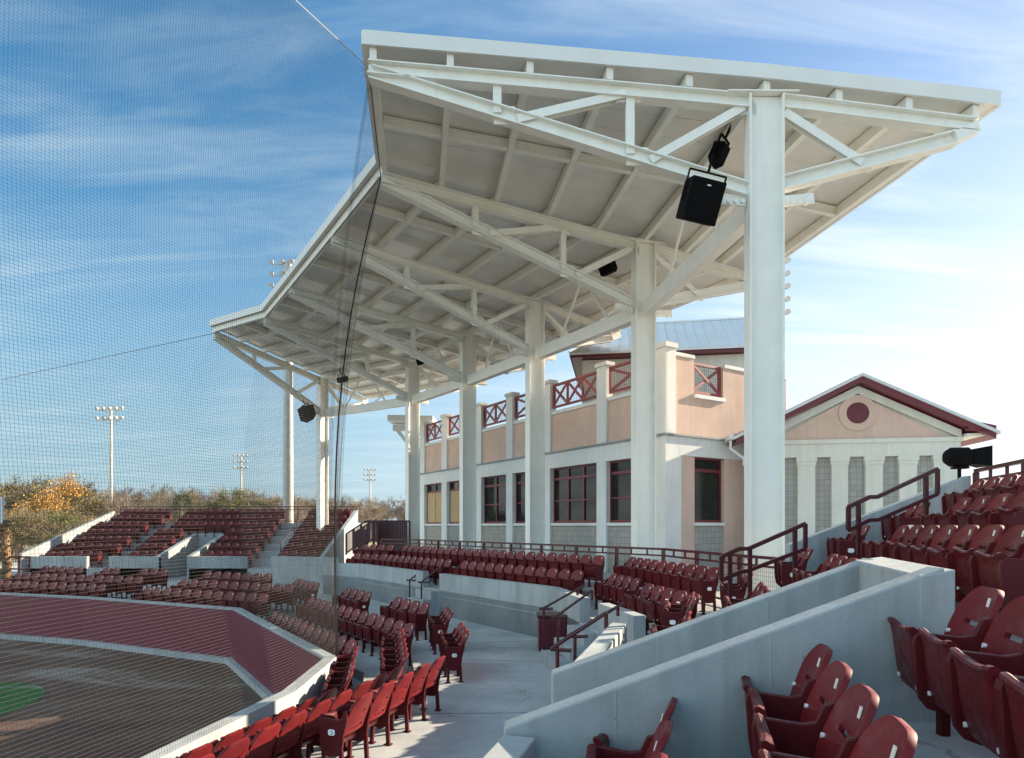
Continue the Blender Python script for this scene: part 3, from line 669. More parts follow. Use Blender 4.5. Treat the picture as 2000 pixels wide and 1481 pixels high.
mb = MB(); zc = 3.80 + Z0
for k in range(-5, 6):
    z = k * .066; hw_ = math.sqrt(max(.001, .36 ** 2 - z * z)); mb.beam((-hw_, -.0, zc + z - .02), (hw_, -.0, zc + z - .02), .05, .035)
mb.ext([(.37 * math.cos(2 * math.pi * i / 32), .37 * math.sin(2 * math.pi * i / 32) + zc) for i in range(32)], (0, .005, 0), (1, 0, 0), (0, 0, 1), (0, -1, 0), .02)
mb.build('louvre_vent', M['maroon'], gb)
mb = MB(); rake(mb, .10, .28, -.42, 9, 4.0)
mb.ext([(3.2, EV + .02), (4.0, EV - .05), (4.0, EV + .16), (3.2, EV + .36)], (0, -.30, 0), (1, 0, 0), (0, 0, 1), (0, -1, 0), .24)
mb.build('fascia', M['maroon'], gb)
mb = MB(); rake(mb, .0, .099, -.50, 9.1, 4.08)
for k in range(20):
    y = .1 + k * .45
    for s_ in (-1, 1): mb.beam((0, y, RZ + .02), (s_ * 4.08, y, rz(4.08) + .02), .03, .05)
mb.build('roof', M['roofmetal'], gb)
mb = MB(); mb.box((3.2, -.28, EV - .14), (3.98, 9, EV - .06)); mb.build('soffit', M['cream'], gb)
mb = MB(); mb.box((-4.25, -.5, EV - .12), (-4.09, .4, EV + .06)); mb.tube([(-4.16, -.3, EV - .12), (-4.16, -.3, EV - .42), (-3.7, -.18, EV - .75), (-3.7, -.18, EV - 1.0)], .05, 8)
mb.build('gutter', M['white'], gb)
# small flat roof on a bracket at the far end of the press building
br = empty('bracket_roof', lineat((.845, .535), .845 * 4.8 + .535 * 20 - 0.3, 36.6)[:2] + (0,)); tag(br, 'small white flat roof on a diagonal bracket at the far building end', 'roof')
b0 = at(764, 822, 37.0); b1 = at(850, 824, 37.0)
mb = MB(); mb.beam(b0, b1, 2.2, .32, up=(0, 0, 1)); wb(mb, 'roof_slab', M['fascia'], br)
mb = MB(); mb.beam(at(768, 836, 37), at(850, 836, 37), .3, .35); mb.beam(at(776, 840, 37), at(804, 875, 37), .18, .2); wb(mb, 'bracket', M['white'], br)

# ------------------------------------------------------------------ railings
def wire_panel(mb, a, b, z0a, z0b, z1a, z1b, st=.06):
    a, b = Vector(a), Vector(b); L = (b - a).length; n = max(2, int(L / st))
    for i in range(1, n):
        f = i / n; p = a.lerp(b, f); mb.beam((p.x, p.y, z0a + (z0b - z0a) * f), (p.x, p.y, z1a + (z1b - z1a) * f), .004, .004)
    for j in range(1, 9):
        g = j / 9; mb.beam((a.x, a.y, z0a + (z1a - z0a) * g), (b.x, b.y, z0b + (z1b - z0b) * g), .004, .004)
def railing(name, pts, zf, h, sp, label, wire=True):
    root = empty(name, (pts[0][0], pts[0][1], zf)); tag(root, label, 'railing')
    top = MB(); mid = MB(); wm = MB(); k = 0
    for a, b in zip(pts, pts[1:]):
        a, b = Vector(a), Vector(b); L = (b - a).length; n = max(1, round(L / sp)); d = (b - a).normalized()
        A3, B3 = Vector((a.x, a.y, zf + h - .03)), Vector((b.x, b.y, zf + h - .03))
        top.beam(A3, B3, .07, .055); mid.beam(A3 - Vector((0, 0, .16)), B3 - Vector((0, 0, .16)), .045, .04); mid.beam((a.x, a.y, zf + .12), (b.x, b.y, zf + .12), .045, .04)
        for i in range(n + (b == Vector(pts[-1]))):
            p = a + d * L * i / n; pm = MB(); pm.beam((p.x, p.y, zf), (p.x, p.y, zf + h - .06), .075, .075, up=(d.x, d.y, 0)); wb(pm, 'post', M['rail'], root); k += 1
        for i in range(n):
            for f in (.33, .67):
                p = a + d * L * (i + f) / n; mid.beam((p.x, p.y, zf + h - .17), (p.x, p.y, zf + h - .058), .04, .03, up=(d.x, d.y, 0))
        if wire: wire_panel(wm, a, b, zf + .14, zf + .14, zf + h - .21, zf + h - .21)
    wb(top, 'top_rail', M['rail'], root); wb(mid, 'lower_rail', M['rail'], root)
    if wire: wb(wm, 'wire_mesh', M['mesh'], root)
    return root
RM = 12.35; RA = 6.78
rp = [lineat(N2, RA, 10.75), isect((N2, RA), (N3, RM)), isect((N3, RM), (N4, 19.95)), lineat(N4, 19.95, 27.4)]
railing('guard_railing', rp, CZ, 1.07, 1.55, 'long maroon guard railing with wire mesh along the white columns')
railing('guard_railing', [lineat(N1, 4.22, 10.45), lineat(N1, 4.22, 4)], s1z(5), 1.07, 1.5, 'maroon guard railing behind the topmost row at the right edge')
def piped(name, lines, posts, label, r=.024, mat_='rail'):
    root = empty(name, lines[0][0]); tag(root, label, 'handrail')
    mb = MB()
    for ln in lines: mb.tube(ln, r, 8)
    wb(mb, 'rail', M[mat_], root, smooth=True)
    for p, q in posts:
        mb = MB(); mb.tube([p, q], r * 1.05, 8); wb(mb, 'post', M[mat_], root, smooth=True)
    return root
def sq(name, lines, posts, label, w_=.055):
    root = empty(name, lines[0][0]); tag(root, label, 'handrail'); mb = MB()
    for j_, ln in enumerate(lines):
        for i_, (a, b) in enumerate(zip(ln, ln[1:])): mb.beam(a, b, w_ - .0015 * (i_ + 2 * j_), w_ - .0017 * (i_ + 2 * j_), up=(0, 0, 1) if abs(b[0] - a[0]) > .02 else (0, 1, 0))
    wb(mb, 'rail', M['rail'], root)
    for p, q in posts:
        o_ = Vector((.0, .006, 0)); mb = MB(); mb.beam(p + o_, q + o_, w_ * .86, w_ * .92, up=(0, 1, 0)); wb(mb, 'post', M['rail'], root)
    return root
Y = 8.6
def A(px, py, y=Y): return at(px, py, y)
sq('aisle_handrail', [[A(1657, 990), A(1698, 971), A(1713, 971), A(1831, 916)], [A(1657, 1036), A(1698, 1016), A(1713, 1016), A(1831, 965)], [A(1657, 990), A(1657, 1036)], [A(1831, 916), A(1831, 965)]],
   [(A(1677, 982), A(1677, 1085)), (A(1809, 928), A(1809, 1050))], 'upper maroon handrail rising in the bank aisle in front of the gabled block')
sq('aisle_handrail', [[A(1410, 1087), A(1444, 1072), A(1462, 1072), A(1573, 1023)], [A(1408, 1134), A(1446, 1117), A(1461, 1115), A(1573, 1072)], [A(1409, 1087), A(1409, 1134)], [A(1573, 1023), A(1573, 1072)]],
   [(A(1426, 1080), A(1426, 1190)), (A(1465, 1072), A(1465, 1180)), (A(1553, 1032), A(1553, 1150))], 'lower maroon handrail in the bank aisle in front of the nearest column')
piped('stair_handrail', [[at(1053, 1190, 13.0), at(1062, 1188, 13.0), at(1140, 1144, 13.0)], [at(1053, 1190, 13.0), at(1080, 1189, 13.0)]],
      [(at(1062, 1188, 13.0), Vector((at(1062, 1188, 13.0).x, 13.0, WZ))), (at(1128, 1151, 13.0), at(1128, 1163, 13.0))], 'thin maroon pipe handrail left of the bin behind its mate')
piped('stair_handrail', [[at(1076, 1207, 12.1), at(1088, 1203, 12.1), at(1157, 1153, 12.1), at(1159, 1156, 12.1)], [at(1076, 1207, 12.1), at(1108, 1206, 12.1)]],
      [(at(1090, 1203, 12.1), Vector((at(1090, 1203, 12.1).x, 12.1, WZ))), (at(1157, 1153, 12.1), at(1157, 1172, 12.1))], 'thin maroon pipe handrail ending on the short wall between two stairs')
piped('stair_handrail', [[at(1075, 1268, 8.35), at(1184, 1197, 8.35)], [at(1075, 1268, 8.35), at(1116, 1271, 8.35)]],
      [(at(1089, 1262, 8.35), Vector((at(1089, 1262, 8.35).x, 8.35, WZ))), (at(1184, 1197, 8.35), at(1184, 1228, 8.35))], 'maroon pipe handrail standing on the sunlit cream parapet', r=.026)
piped('stair_handrail', [[at(1107, 1244, 9.95), at(1220, 1177, 9.95)], [at(1107, 1244, 9.95), at(1148, 1243, 9.95)]],
      [(at(1123, 1240, 9.95), Vector((at(1123, 1240, 9.95).x, 9.95, WZ))), (at(1207, 1186, 9.95), at(1207, 1203, 9.95))], 'maroon pipe handrail just behind the one on the sunlit parapet', r=.026)
for (px, py), Y2, lab in (((800, 1133), 20.6, 'left thin maroon handrail of the middle wall stair'), ((823, 1137), 19.4, 'right thin maroon handrail of the middle wall stair')):
    p = at(px, py, Y2); q = at(px + 38, py - 30, Y2)
    piped('stair_handrail', [[p + Vector((-.1, 0, 0)), p, q], [p + Vector((-.1, 0, -.01)), p + Vector((.22, 0, -.01))]], [(p, Vector((p.x, Y2, WZ)))], lab)
# far gate, stairs railing beyond the rows
gt = empty('slatted_gate', at(765, 1060, 31)); tag(gt, 'dark maroon slatted gate at the far end of the concourse', 'gate')
mb = MB()
for k in range(15):
    p = at(738 + k * 4.0, 1060, 31); mb.box((p.x - .045, 31, CZ), (p.x + .045, 31.05, at(0, 1019, 31).z))
wb(mb, 'slat_panel', M['rail'], gt)
mb = MB(); p0, p1 = at(730, 1018, 31), at(800, 1018, 31); mb.beam(p0, p1, .08, .08); mb.beam(p0, (p0.x, 31, CZ), .1, .1, up=(0, 1, 0)); mb.beam(p1, (p1.x, 31, CZ), .1, .1, up=(0, 1, 0)); wb(mb, 'gate_frame', M['rail'], gt)
root = empty('ramp_railing', at(700, 1070, 29)); tag(root, 'dark picket railing rising up a ramp beyond the rows', 'railing')
mb = MB()
q = [at(676, 1043, 29), at(714, 1018, 29), at(738, 1018, 29)]
for dy_ in (0, 1): 
    for a, b in zip(q, q[1:]): mb.beam(a + Vector((0, dy_ * 1.3, 0)), b + Vector((0, dy_ * 1.3, 0)), .06, .06); mb.beam(a + Vector((0, dy_ * 1.3, -.85)), b + Vector((0, dy_ * 1.3, -.85)), .05, .05)
wb(mb, 'rail', M['rail'], root)
for dy_ in (0, 1.3):
    mb = MB()
    for k in range(26):
        f = k / 25; p = q[0].lerp(q[1], f * 1.6) if f < .625 else q[1].lerp(q[2], (f - .625) / .375); w_ = .03 if k % 6 else .06; mb.beam(p + Vector((0, dy_, 0)), p + Vector((0, dy_, -.95)), w_, w_, up=(0, 1, 0))
    wb(mb, 'picket_panel', M['rail'], root)
# litter bin
bn = empty('litter_bin', (.87, 14.0, WZ)); tag(bn, 'square maroon litter bin standing beside the concrete steps', 'litter bin')
mb = MB(); mb.box((-.30, -.28, .06), (.30, .28, .70)); mb.build('body', M['maroon'], bn, bevel=.02)
mb = MB(); mb.box((-.33, -.31, .72), (.33, .31, .78)); mb.box((-.26, -.24, .70), (.26, .24, .72)); mb.build('lid', M['rail'], bn, bevel=.015)
mb = MB()
for k in range(8): x = -.26 + k * .074; mb.box((x - .012, -.292, .1), (x + .012, -.281, .66))
for sx in (-1, 1):
    for sy in (-1, 1): mb.box((sx * .27 - .03, sy * .25 - .03, 0), (sx * .27 + .03, sy * .25 + .03, .06))
mb.build('slats', M['rail'], bn)

# ------------------------------------------------------------------ stadium chairs
# local frame: +y is the way the sitter faces, back top at y = 0, floor at z = 0
def bolts(me, ends):       # bolt caps are part of the shell they hold
    mb = MB()
    for p, q in ends: mb.tube([p, q], .0125, 10)
    bm = bmesh.new(); bm.from_mesh(me); n0 = len(bm.faces); vv = [bm.verts.new(v) for v in mb.v]
    for f in mb.f: bm.faces.new([vv[i] for i in f]).material_index = 1
    bm.to_mesh(me); bm.free(); me.materials.append(M['bolt'])
def back_mesh(lod):
    us = [-1, -.95, -.85, -.62, -.42, -.15, .15, .42, .62, .85, .95, 1] if lod else [-1, -.6, 0, .6, 1]
    vs_ = [0, .05, .095, .17, .26, .36, .46, .505, .565, .64, .70, .76, .82, .87, .91, .945, .97, .985, .995, 1] if lod else [0, .3, .55, .75, .9, 1]
    def P(u, v):
        t_ = max(0, (v - .60) / .40); w_ = .216 - .135 * (1 - math.sqrt(max(0, 1 - t_ * t_)))
        w_ *= .93 + .07 * min(1, v / .3)
        x = u * w_; y = .165 * (1 - v) ** 1.15 - .028 * (1 - (x / .216) ** 2) + .018 * math.sin(math.pi * v)
        return (x, y, .43 + .415 * v)
    bm = bmesh.new(); g = [[bm.verts.new(P(u, v)) for u in us] for v in vs_]
    for j in range(len(vs_) - 1):
        for i in range(len(us) - 1):
            if lod and (7 <= j < 8) and 4 <= i < 7: continue
            if lod and (2 <= j < 3) and 3 <= i < 8: continue
            bm.faces.new((g[j][i], g[j][i + 1], g[j + 1][i + 1], g[j + 1][i]))
    bmesh.ops.recalc_face_normals(bm, faces=bm.faces)
    if sum(f.normal.y for f in bm.faces) < 0: bmesh.ops.reverse_faces(bm, faces=bm.faces)
    geom = bm.faces[:]; bmesh.ops.solidify(bm, geom=geom, thickness=.030)
    bmesh.ops.recalc_face_normals(bm, faces=bm.faces)
    if lod:
        ed = [e for e in bm.edges if len(e.link_faces) == 2 and e.calc_face_angle(0) > 1.0]
        bmesh.ops.bevel(bm, geom=ed, offset=.007, segments=2, affect='EDGES', profile=.5, clamp_overlap=True)
    me = bpy.data.meshes.new('backrest'); bm.to_mesh(me); bm.free(); me.materials.append(M['seat'])
    if lod: bolts(me, [((x, .088, .575), (x, .1205, .580)) for x in (-.186, .186)])
    me.shade_smooth(); me.set_sharp_from_angle(angle=R(50)); return me
def seat_mb(lod):
    mb = MB(); xs = [-1, -.85, -.5, 0, .5, .85, 1] if lod else [-1, 0, 1]
    prof = [(.20, .345), (.235, .285), (.285, .262), (.335, .285), (.358, .36), (.368, .46), (.376, .56), (.388, .625), (.402, .652), (.398, .668), (.378, .672), (.352, .655), (.336, .61), (.326, .53), (.314, .44), (.285, .36), (.24, .345)]
    rings = []
    for x in xs:
        dip = .034 * (1 - x * x); ring = []
        for y, z in prof:
            k = max(0, (z - .5) / .15); ring.append((x * .205, y - .02 * k * (1 - x * x) - .012 * (abs(x) > .9), z - dip * k - .01 * (abs(x) > .9) * k))
        rings.append(ring)
    n = len(prof); vs = [v for r in rings for v in r]; fs = []
    for i in range(len(xs) - 1):
        for k in range(n): k2 = (k + 1) % n; fs.append((i * n + k, i * n + k2, (i + 1) * n + k2, (i + 1) * n + k))
    fs += [tuple(range(n)), tuple((len(xs) - 1) * n + k for k in reversed(range(n)))]
    mb.add(vs, fs); return mb
SIDE = [(.28, .205), (.345, .225), (.382, .275), (.395, .36), (.408, .57), (.400, .605), (.372, .622), (.19, .606), (.135, .618), (.098, .70), (.060, .712), (.062, .60), (.105, .44), (.125, .26), (.18, .21)]
def side_mb(x, t=.036):
    mb = MB(); mb.ext(SIDE, (x, 0, 0), (0, 1, 0), (0, 0, 1), (1, 0, 0), t); return mb
def leg_mb(x, y0, y1):
    mb = MB(); mb.beam((x, y0, .275), (x, y1, .0), .034, .045, up=(0, 1, 0)); mb.box((x - .035, y1 - .045, 0), (x + .035, y1 + .045, .012)); return mb
HP = .24
bmesh1, bmesh0 = back_mesh(True), back_mesh(False)
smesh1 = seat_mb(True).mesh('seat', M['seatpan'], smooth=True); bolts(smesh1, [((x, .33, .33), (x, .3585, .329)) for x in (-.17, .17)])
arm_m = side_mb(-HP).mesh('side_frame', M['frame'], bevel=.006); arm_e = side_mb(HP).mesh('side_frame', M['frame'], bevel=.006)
lf_m = leg_mb(-HP, .34, .355).mesh('leg', M['frame']); lr_m = leg_mb(-HP, .14, .125).mesh('leg', M['frame'])
lf_e = leg_mb(HP, .34, .355).mesh('leg', M['frame']); lr_e = leg_mb(HP, .14, .125).mesh('leg', M['frame'])
mb = MB(); mb.ext([(-.011, -.024), (.011, -.024), (.012, .024), (-.010, .024)], (-.120, .024, .775), (1, 0, 0), (0, -.25, .97), (0, 1, .25), .006); tag_m = mb.mesh('number_tag', M['tag'])
def plate_mesh(sx):
    mb = MB(); x = sx * (HP + .021); n = 20
    pts = [(.245 + .042 * math.copysign(abs(math.cos(a)) ** .6, math.cos(a)), .47 + .033 * math.copysign(abs(math.sin(a)) ** .6, math.sin(a))) for a in [2 * math.pi * i / n for i in range(n)]]
    mb.ext(pts, (x, 0, 0), (0, 1, 0), (0, 0, 1), (1, 0, 0), .006); return mb.mesh('row_plate', M['plate'])
def letter_mesh(sx):
    mb = MB(); x = sx * (HP + .0255); pts = []
    for i in range(11):
        a = R(50 + 26 * i); pts.append(Vector((x, .245 - sx * .015 * math.cos(a), .47 + .019 * math.sin(a))))
    mb.tube(pts, .0035, 4); return mb.mesh('row_letter', M['ink'])
plates = {s: plate_mesh(s) for s in (-1, 1)}; letters = {s: letter_mesh(s) for s in (-1, 1)}
brk = MB(); brk.beam((-HP, .33, .28), (-HP, .17, .20), .05, .05, up=(1, 0, 0)); brk.beam((-HP, .20, .23), (-HP, -.06, .12), .05, .06, up=(1, 0, 0)); brk_m = brk.mesh('bracket', M['frame'], bevel=.005)
def one_mesh():           # whole chair in one mesh for those too small to show their parts
    bm = bmesh.new(); mats_ = [M['seat'], M['seatpan'], M['frame'], M['tag']]
    for me, mi in ((bmesh0, 0), (seat_mb(False).mesh('seat', M['seatpan']), 1), (side_mb(-HP).mesh('a', M['frame']), 2), (lf_m, 2), (lr_m, 2), (side_mb(HP).mesh('a', M['frame']), 2), (lf_e, 2), (lr_e, 2), (tag_m, 3)):
        k = len(bm.faces); bm.from_mesh(me); bm.faces.ensure_lookup_table()
        for f in bm.faces[k:]: f.material_index = mi
    me = bpy.data.meshes.new('stadium_chair'); bm.to_mesh(me); bm.free()
    for m_ in mats_: me.materials.append(m_)
    return me
chair_m = one_mesh()
ORD = ['first', 'second', 'third', 'fourth', 'fifth', 'sixth', 'seventh', 'eighth', 'ninth', 'tenth', 'eleventh', 'twelfth', 'thirteenth', 'fourteenth', 'fifteenth', 'sixteenth', 'seventeenth', 'eighteenth', 'nineteenth', 'twentieth']
ORD += ['twenty ' + x for x in ORD[:9]] + ['thirtieth'] + ['thirty ' + x for x in ORD[:9]]
NCH = 0
def link(me, name, parent):
    o = bpy.data.objects.new(name, me); COL.objects.link(o); o.parent = parent; return o
def chair(x, y, z, rz, label, group, full=True, legs=True, end=0, letter=False):
    """end: -1 / 1 an end panel with its number plate on that side of the chair, 2 both"""
    global NCH; NCH += 1
    if not full:
        o = bpy.data.objects.new('stadium_chair', chair_m); COL.objects.link(o); o.location = (x, y, z); o.rotation_euler = (0, 0, rz)
        return tag(o, label, 'seat', group)
    r = empty('stadium_chair', (x, y, z), rz); tag(r, label, 'seat', group)
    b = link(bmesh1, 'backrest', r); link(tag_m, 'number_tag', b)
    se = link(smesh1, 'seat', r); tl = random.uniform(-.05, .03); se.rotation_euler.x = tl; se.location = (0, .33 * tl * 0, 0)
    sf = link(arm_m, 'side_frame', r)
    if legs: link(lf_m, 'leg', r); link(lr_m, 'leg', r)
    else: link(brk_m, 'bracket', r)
    if end in (1, 2):
        se_ = link(arm_e, 'side_frame', r)
        if legs: link(lf_e, 'leg', r); link(lr_e, 'leg', r)
        p = link(plates[1], 'row_plate', se_)
        if letter: link(letters[1], 'row_letter', se_)
    elif end in (0, -1):
        pass
    if end in (-1, 2):
        p = link(plates[-1], 'row_plate', sf)
        if letter: link(letters[-1], 'row_letter', sf)
    return r
def facing(n): return math.atan2(-n[1], -n[0]) - math.pi / 2
# along a section line with facing -n, local +x points to (ny, -nx)/|n| ... towards larger or smaller Y; see row()
def row(n, d, z, ys, where, group, full=True, legs=True, ends=(), letter=False, dirn='from its near end'):
    """chairs of one row at the given Y values (nearest first)"""
    rz = facing(n)
    for i, y in enumerate(ys):
        x = (d - n[1] * y) / n[0]
        lx = math.cos(rz), math.sin(rz)
        near = 1 if lx[1] < 0 else -1                    # which local side looks towards the camera
        e = 0
        if i == 0 and 'near' in ends: e = near
        if i == len(ys) - 1: e = 1 if (e == 0 and near == -1) else (2 if e else 0) if near == -1 else e
        chair(x, y, z, rz, f'{ORD[i]} maroon seat from near end {where}', group, full, legs, e, letter)
def yr(a, st, n): return [a + st * i for i in range(n)]
GB = 'folding seats on the right bank'
for k, a, n_ in ((0, 2.81, 3), (1, 1.70, 5), (2, 2.04, 4)):
    ys = {0: [2.81, 3.29, 3.757], 1: [1.74, 2.22, 2.68, 3.15, 3.62], 2: [2.04, 2.52, 3.0, 3.48]}[k][::-1]
    nm = ('in lowest row beside near sloping wall', 'in second row beside near sloping wall', 'in third row beside end wall')[k]
    rz = facing(N1)
    for i, y in enumerate(ys): chair((s1d(k) + .29 * y) / .957, y, s1z(k), rz, f'{ORD[i]} maroon folding seat from the concrete {nm}', GB, True, False, 1 if i == len(ys) - 1 else 0)
row(N1, s1d(3), s1z(3), yr(4.39, .48, 8), 'of the long row behind the end wall', GB, True, False)
row(N1, s1d(4), s1z(4), yr(6.0, .52, 5), 'of fifth row up the bank', GB, True, False)
row(N1, s1d(5), s1z(5), yr(7.7, .5, 5), 'of the topmost row below the guard railing', GB, True, False)
for k, nm in enumerate(('lowest', 'second', 'third')):
    row(N1, s1d(k), s1z(k), yr(6.2, .5, 4), f'of the {nm} row just past the passage', GB, True, False, ('near',) if k == 0 else ())
for k, y0, nm in ((0, 9.45, 'lowest'), (1, 9.4, 'second'), (2, 9.4, 'third'), (3, 9.57, 'fourth'), (4, 9.52, 'fifth')):
    row(N1, s1d(k), s1z(k), yr(y0, .48, 2), f'of {nm} row between aisle and side wall', GB, True, False, ('near',))
# mounting beams under the bank rows
for k, y0, y1, nm in ((0, 2.6, 3.80, 'lowest'), (1, 1.5, 3.80, 'second'), (2, 1.8, 3.70, 'third')):
    mb = MB(); p, q = lineat(N1, s1d(k) - .17, y0), lineat(N1, s1d(k) - .17, y1); mb.tube([(p[0], p[1], s1z(k) + .21), (q[0], q[1], s1z(k) + .21)], .038, 10)
    for f in (.05, .95):
        c = Vector(p).lerp(Vector(q), f); mb.beam((c.x, c.y, s1z(k) + .2), (c.x, c.y, s1z(k)), .05, .05)
    tag(mb.build('seat_beam', M['frame'], smooth=True), f'maroon mounting tube under the {nm} row of bank seats near the camera', 'seat beam')
# rows on the main terraces
GM = 'folding seats on the two terrace rows'
row(N2, 4.95, R0Z, yr(10.45, .44, 5), 'of front terrace row right of the short wall', GM, True, True, ('near',), True)
row(N2, 5.22, R0Z, yr(13.5, .44, 4), 'of front terrace row above the near stair', GM, True, True, ('near',), True)
row(N2, 6.05, CZ, yr(11.95, .44, 10), 'of back terrace row along the nearest railing', GM, True, True, ('near',))
def rowm(d, z, y0, n, where, **k): row(N3, d, z, yr(y0, .392, n), where, GM, False, **k)
rowm(10.72, R0Z, 15.95, 12, 'of front terrace row behind the curved middle wall')
rowm(10.72, R0Z, 21.1, 11, 'of front terrace row left of the middle stair')
rowm(11.7, CZ, 16.75, 24, 'of back terrace row along the main railing')
row(N4, 18.25, R0Z, yr(25.0, .262, 4), 'of front terrace row at its far end', GM, False)
row(N4, 19.2, CZ, yr(26.1, .262, 4), 'of back terrace row at its far end', GM, False)
# the loose rows on the walkway (aisle level, middle, lower)
GL = 'folding seats on the lower walkway'
row(N2, 1.43, WZ, yr(11.3, .46, 3), 'of free standing trio on the walkway', GL, True, True, ('near',), True)
row(N2, 1.40, WZ, yr(13.75, .45, 3), 'of trio beside the four seats before the stair', GL, True, True, ('near',), True)
row(N3, 7.4, WZ, yr(15.45, .40, 4), 'of the four seats before the middle wall', GL)
row(N3, 7.3, WZ, yr(17.95, .40, 4), 'of the four seats left of the middle stair', GL, True, True, ('near',))
row(N3, 7.15, WZ, yr(20.9, .40, 5), 'of the seats touching the dark net edge', GL, True, True, ('near',))
row(N2, .34, AZ, yr(12.45, .45, 2), 'of pair at the end of the middle row', GL, True, True, ('near',), True)
row(N2, .34, AZ, yr(10.4, .46, 4), 'of middle row just behind the sunlit seats', GL, True, True)
row(N3, 6.25, AZ, yr(13.6, .385, 14), 'of the long middle row beside the net edge', GL)
row(N2, -.52, BZ, yr(11.6, .45, 2), 'of pair at the end of the lowest row', GL, True, True, ('near',), True)
row(N2, -.52, BZ, yr(9.9, .46, 3), 'of lowest row by the field wall corner', GL, True, True)
row(N3, 4.92, BZ, yr(12.75, .385, 12), 'of the lowest row along the field wall', GL)
GS = 'sunlit folding seats on the walkway'
row(N1, -3.62, WZ, yr(7.08, .50, 5), 'of the sunlit orange red row on the walkway', GS, True, True, ('near',), True)
row(N1, -4.36, AZ, yr(5.75, .46, 9), 'of sunlit middle row left of the walkway', GS)
row(N1, -5.02, BZ, yr(5.7, .46, 8), 'of sunlit lowest row against the field wall', GS)
# rows beyond the net along the far field wall
GF = 'folding seats beyond the net'
N5 = (.42, .907)
def p2(a, b, t): return (a[0] + (b[0] - a[0]) * t, a[1] + (b[1] - a[1]) * t)
def rowline(p, q, z, n, where, skip=()):
    p, q = Vector(p), Vector(q); d = (q - p).normalized(); nn = (d.y, -d.x); nn = (-nn[0], -nn[1]) if nn[1] < 0 else nn
    rz = facing(nn); c = 0
    for i in range(n):
        if i in skip: continue
        t = p + d * .48 * i; chair(t.x, t.y, z, rz, f'{ORD[c]} maroon seat from the right {where}', GF, False); c += 1
rowline(lineat(N6, 14.55, 19.55), lineat(N6, 14.55, 24), -2.92, 12, 'of the front row behind the padded wall bend')
rowline(lineat(N6, 15.45, 20.3), lineat(N6, 15.45, 25), -2.70, 11, 'of second row behind the padded wall bend')
rowline(lineat(N6, 16.35, 21.9), lineat(N6, 16.35, 26), -2.48, 7, 'of third row behind the padded wall bend')
dN = ((P1[0] - P2[0]), (P1[1] - P2[1])); L_ = math.hypot(*dN); e2 = (dN[0] / L_, dN[1] / L_); n2_ = (-e2[1] * -1, e2[0] * -1)
def off2(s, o): return (P2[0] + e2[0] * s + (.316) * o, P2[1] + e2[1] * s + .949 * o)
rowline(off2(.6, .95), off2(8, .95), -2.92, 14, 'of front row at the left edge beyond the net')
rowline(off2(-.1, 1.85), off2(8, 1.85), -2.70, 14, 'of second row at the left edge beyond the net')
rowline(off2(-.3, 2.75), off2(8, 2.75), -2.48, 14, 'of third row at the left edge beyond the net', (3, 4, 7, 8))

# ------------------------------------------------------------------ the far stand
FY, FT = 31.9, .83
def fz(k): return -2.13 + .38 * k
mb = MB()
for k in range(7):
    y0 = FY + (0 if k == 0 else k * FT + .55); mb.box((-24.1, y0, -4.0), (-17.7, 40.5 - .001 * k, fz(k))); mb.box((-16.1, y0, -4.0), (-9.1, 40.5 - .001 * k, fz(k)))
    if k > 3: mb.box((-17.69, max(y0, 36.0), -4.0), (-16.11, 40.49 - .001 * k, fz(k)))
structure(mb.build('far_terrace', M['floor']))
mb = MB()
mb.wall((-24.1, FY), (-21.2, FY), .2, -4, -1.53, -1.53, 1); mb.wall((-20.1, FY), (-17.6, FY), .2, -4, -1.53, -1.53, 1)
tag(mb.build('far_stand_wall', M['concrete']), 'front wall of the far stand left of its passage', 'wall')
mb = MB(); mb.wall((-16.2, FY), (-13.2, FY), .2, -4, -1.53, -1.53, 1); mb.wall((-11.9, FY - .3), (-8.2, FY - 1.6), .2, -4, -1.5, -1.5, 1)
tag(mb.build('far_stand_wall', M['concrete']), 'front wall of the far stand right of its passage', 'wall')
mb = MB(); mb.wall((-17.6, FY + .002), (-17.6, 35.9), .2, -4, -1.53, -.42, 1); mb.wall((-16.2, FY + .002), (-16.2, 35.9), .2, -4, -1.53, -.42, -1); mb.wall((-17.8, 35.9), (-16.0, 35.9), .2, -4, -.42, -.42, 1)
tag(mb.build('far_passage_wall', M['concrete']), 'sloping concrete walls round the passage of the far stand', 'wall')
mb = MB(); mb.wall((-24.3, FY - .2), (-23.2, 37.4), .2, -4, -1.40, .86, 1); tag(mb.build('far_side_wall', M['concrete']), 'left side wall of the far stand rising against the trees', 'wall')
mb = MB(); mb.wall((-9.35, 31), (-9.20, 37.4), .2, -4, -1.55, .92, -1); tag(mb.build('far_side_wall', M['concrete']), 'right side wall of the far stand lit along its top', 'wall')
stuff = []
def fstand(k, x):      # aisles and passage
    if x < -23.2 + (.1 if k > 4 else -.6 + .1 * k) or x > -9.6: return False
    if -20.9 + .12 * k < x < -19.8 + .12 * k: return False
    xa = -13.12
    if xa < x < xa + 1.15: return False
    if k < 4 and -17.95 < x < -15.85: return False
    return True
c = 0; me_rows = MB(); per = []
for k in range(7):
    n_in = 0
    for i in range(31):
        x = -9.75 - .48 * i
        if not fstand(k, x): continue
        y = FY + .9 + FT * k + .35
        if k == 0:
            chair(x, y - .25, fz(k), facing((0, 1)), f'{ORD[n_in]} maroon seat from the right in the far stand front row', GF, False); n_in += 1
        else: per.append((x, y - .25, fz(k)))
bm = bmesh.new(); rot = Matrix.Rotation(facing((0, 1)), 4, 'Z')
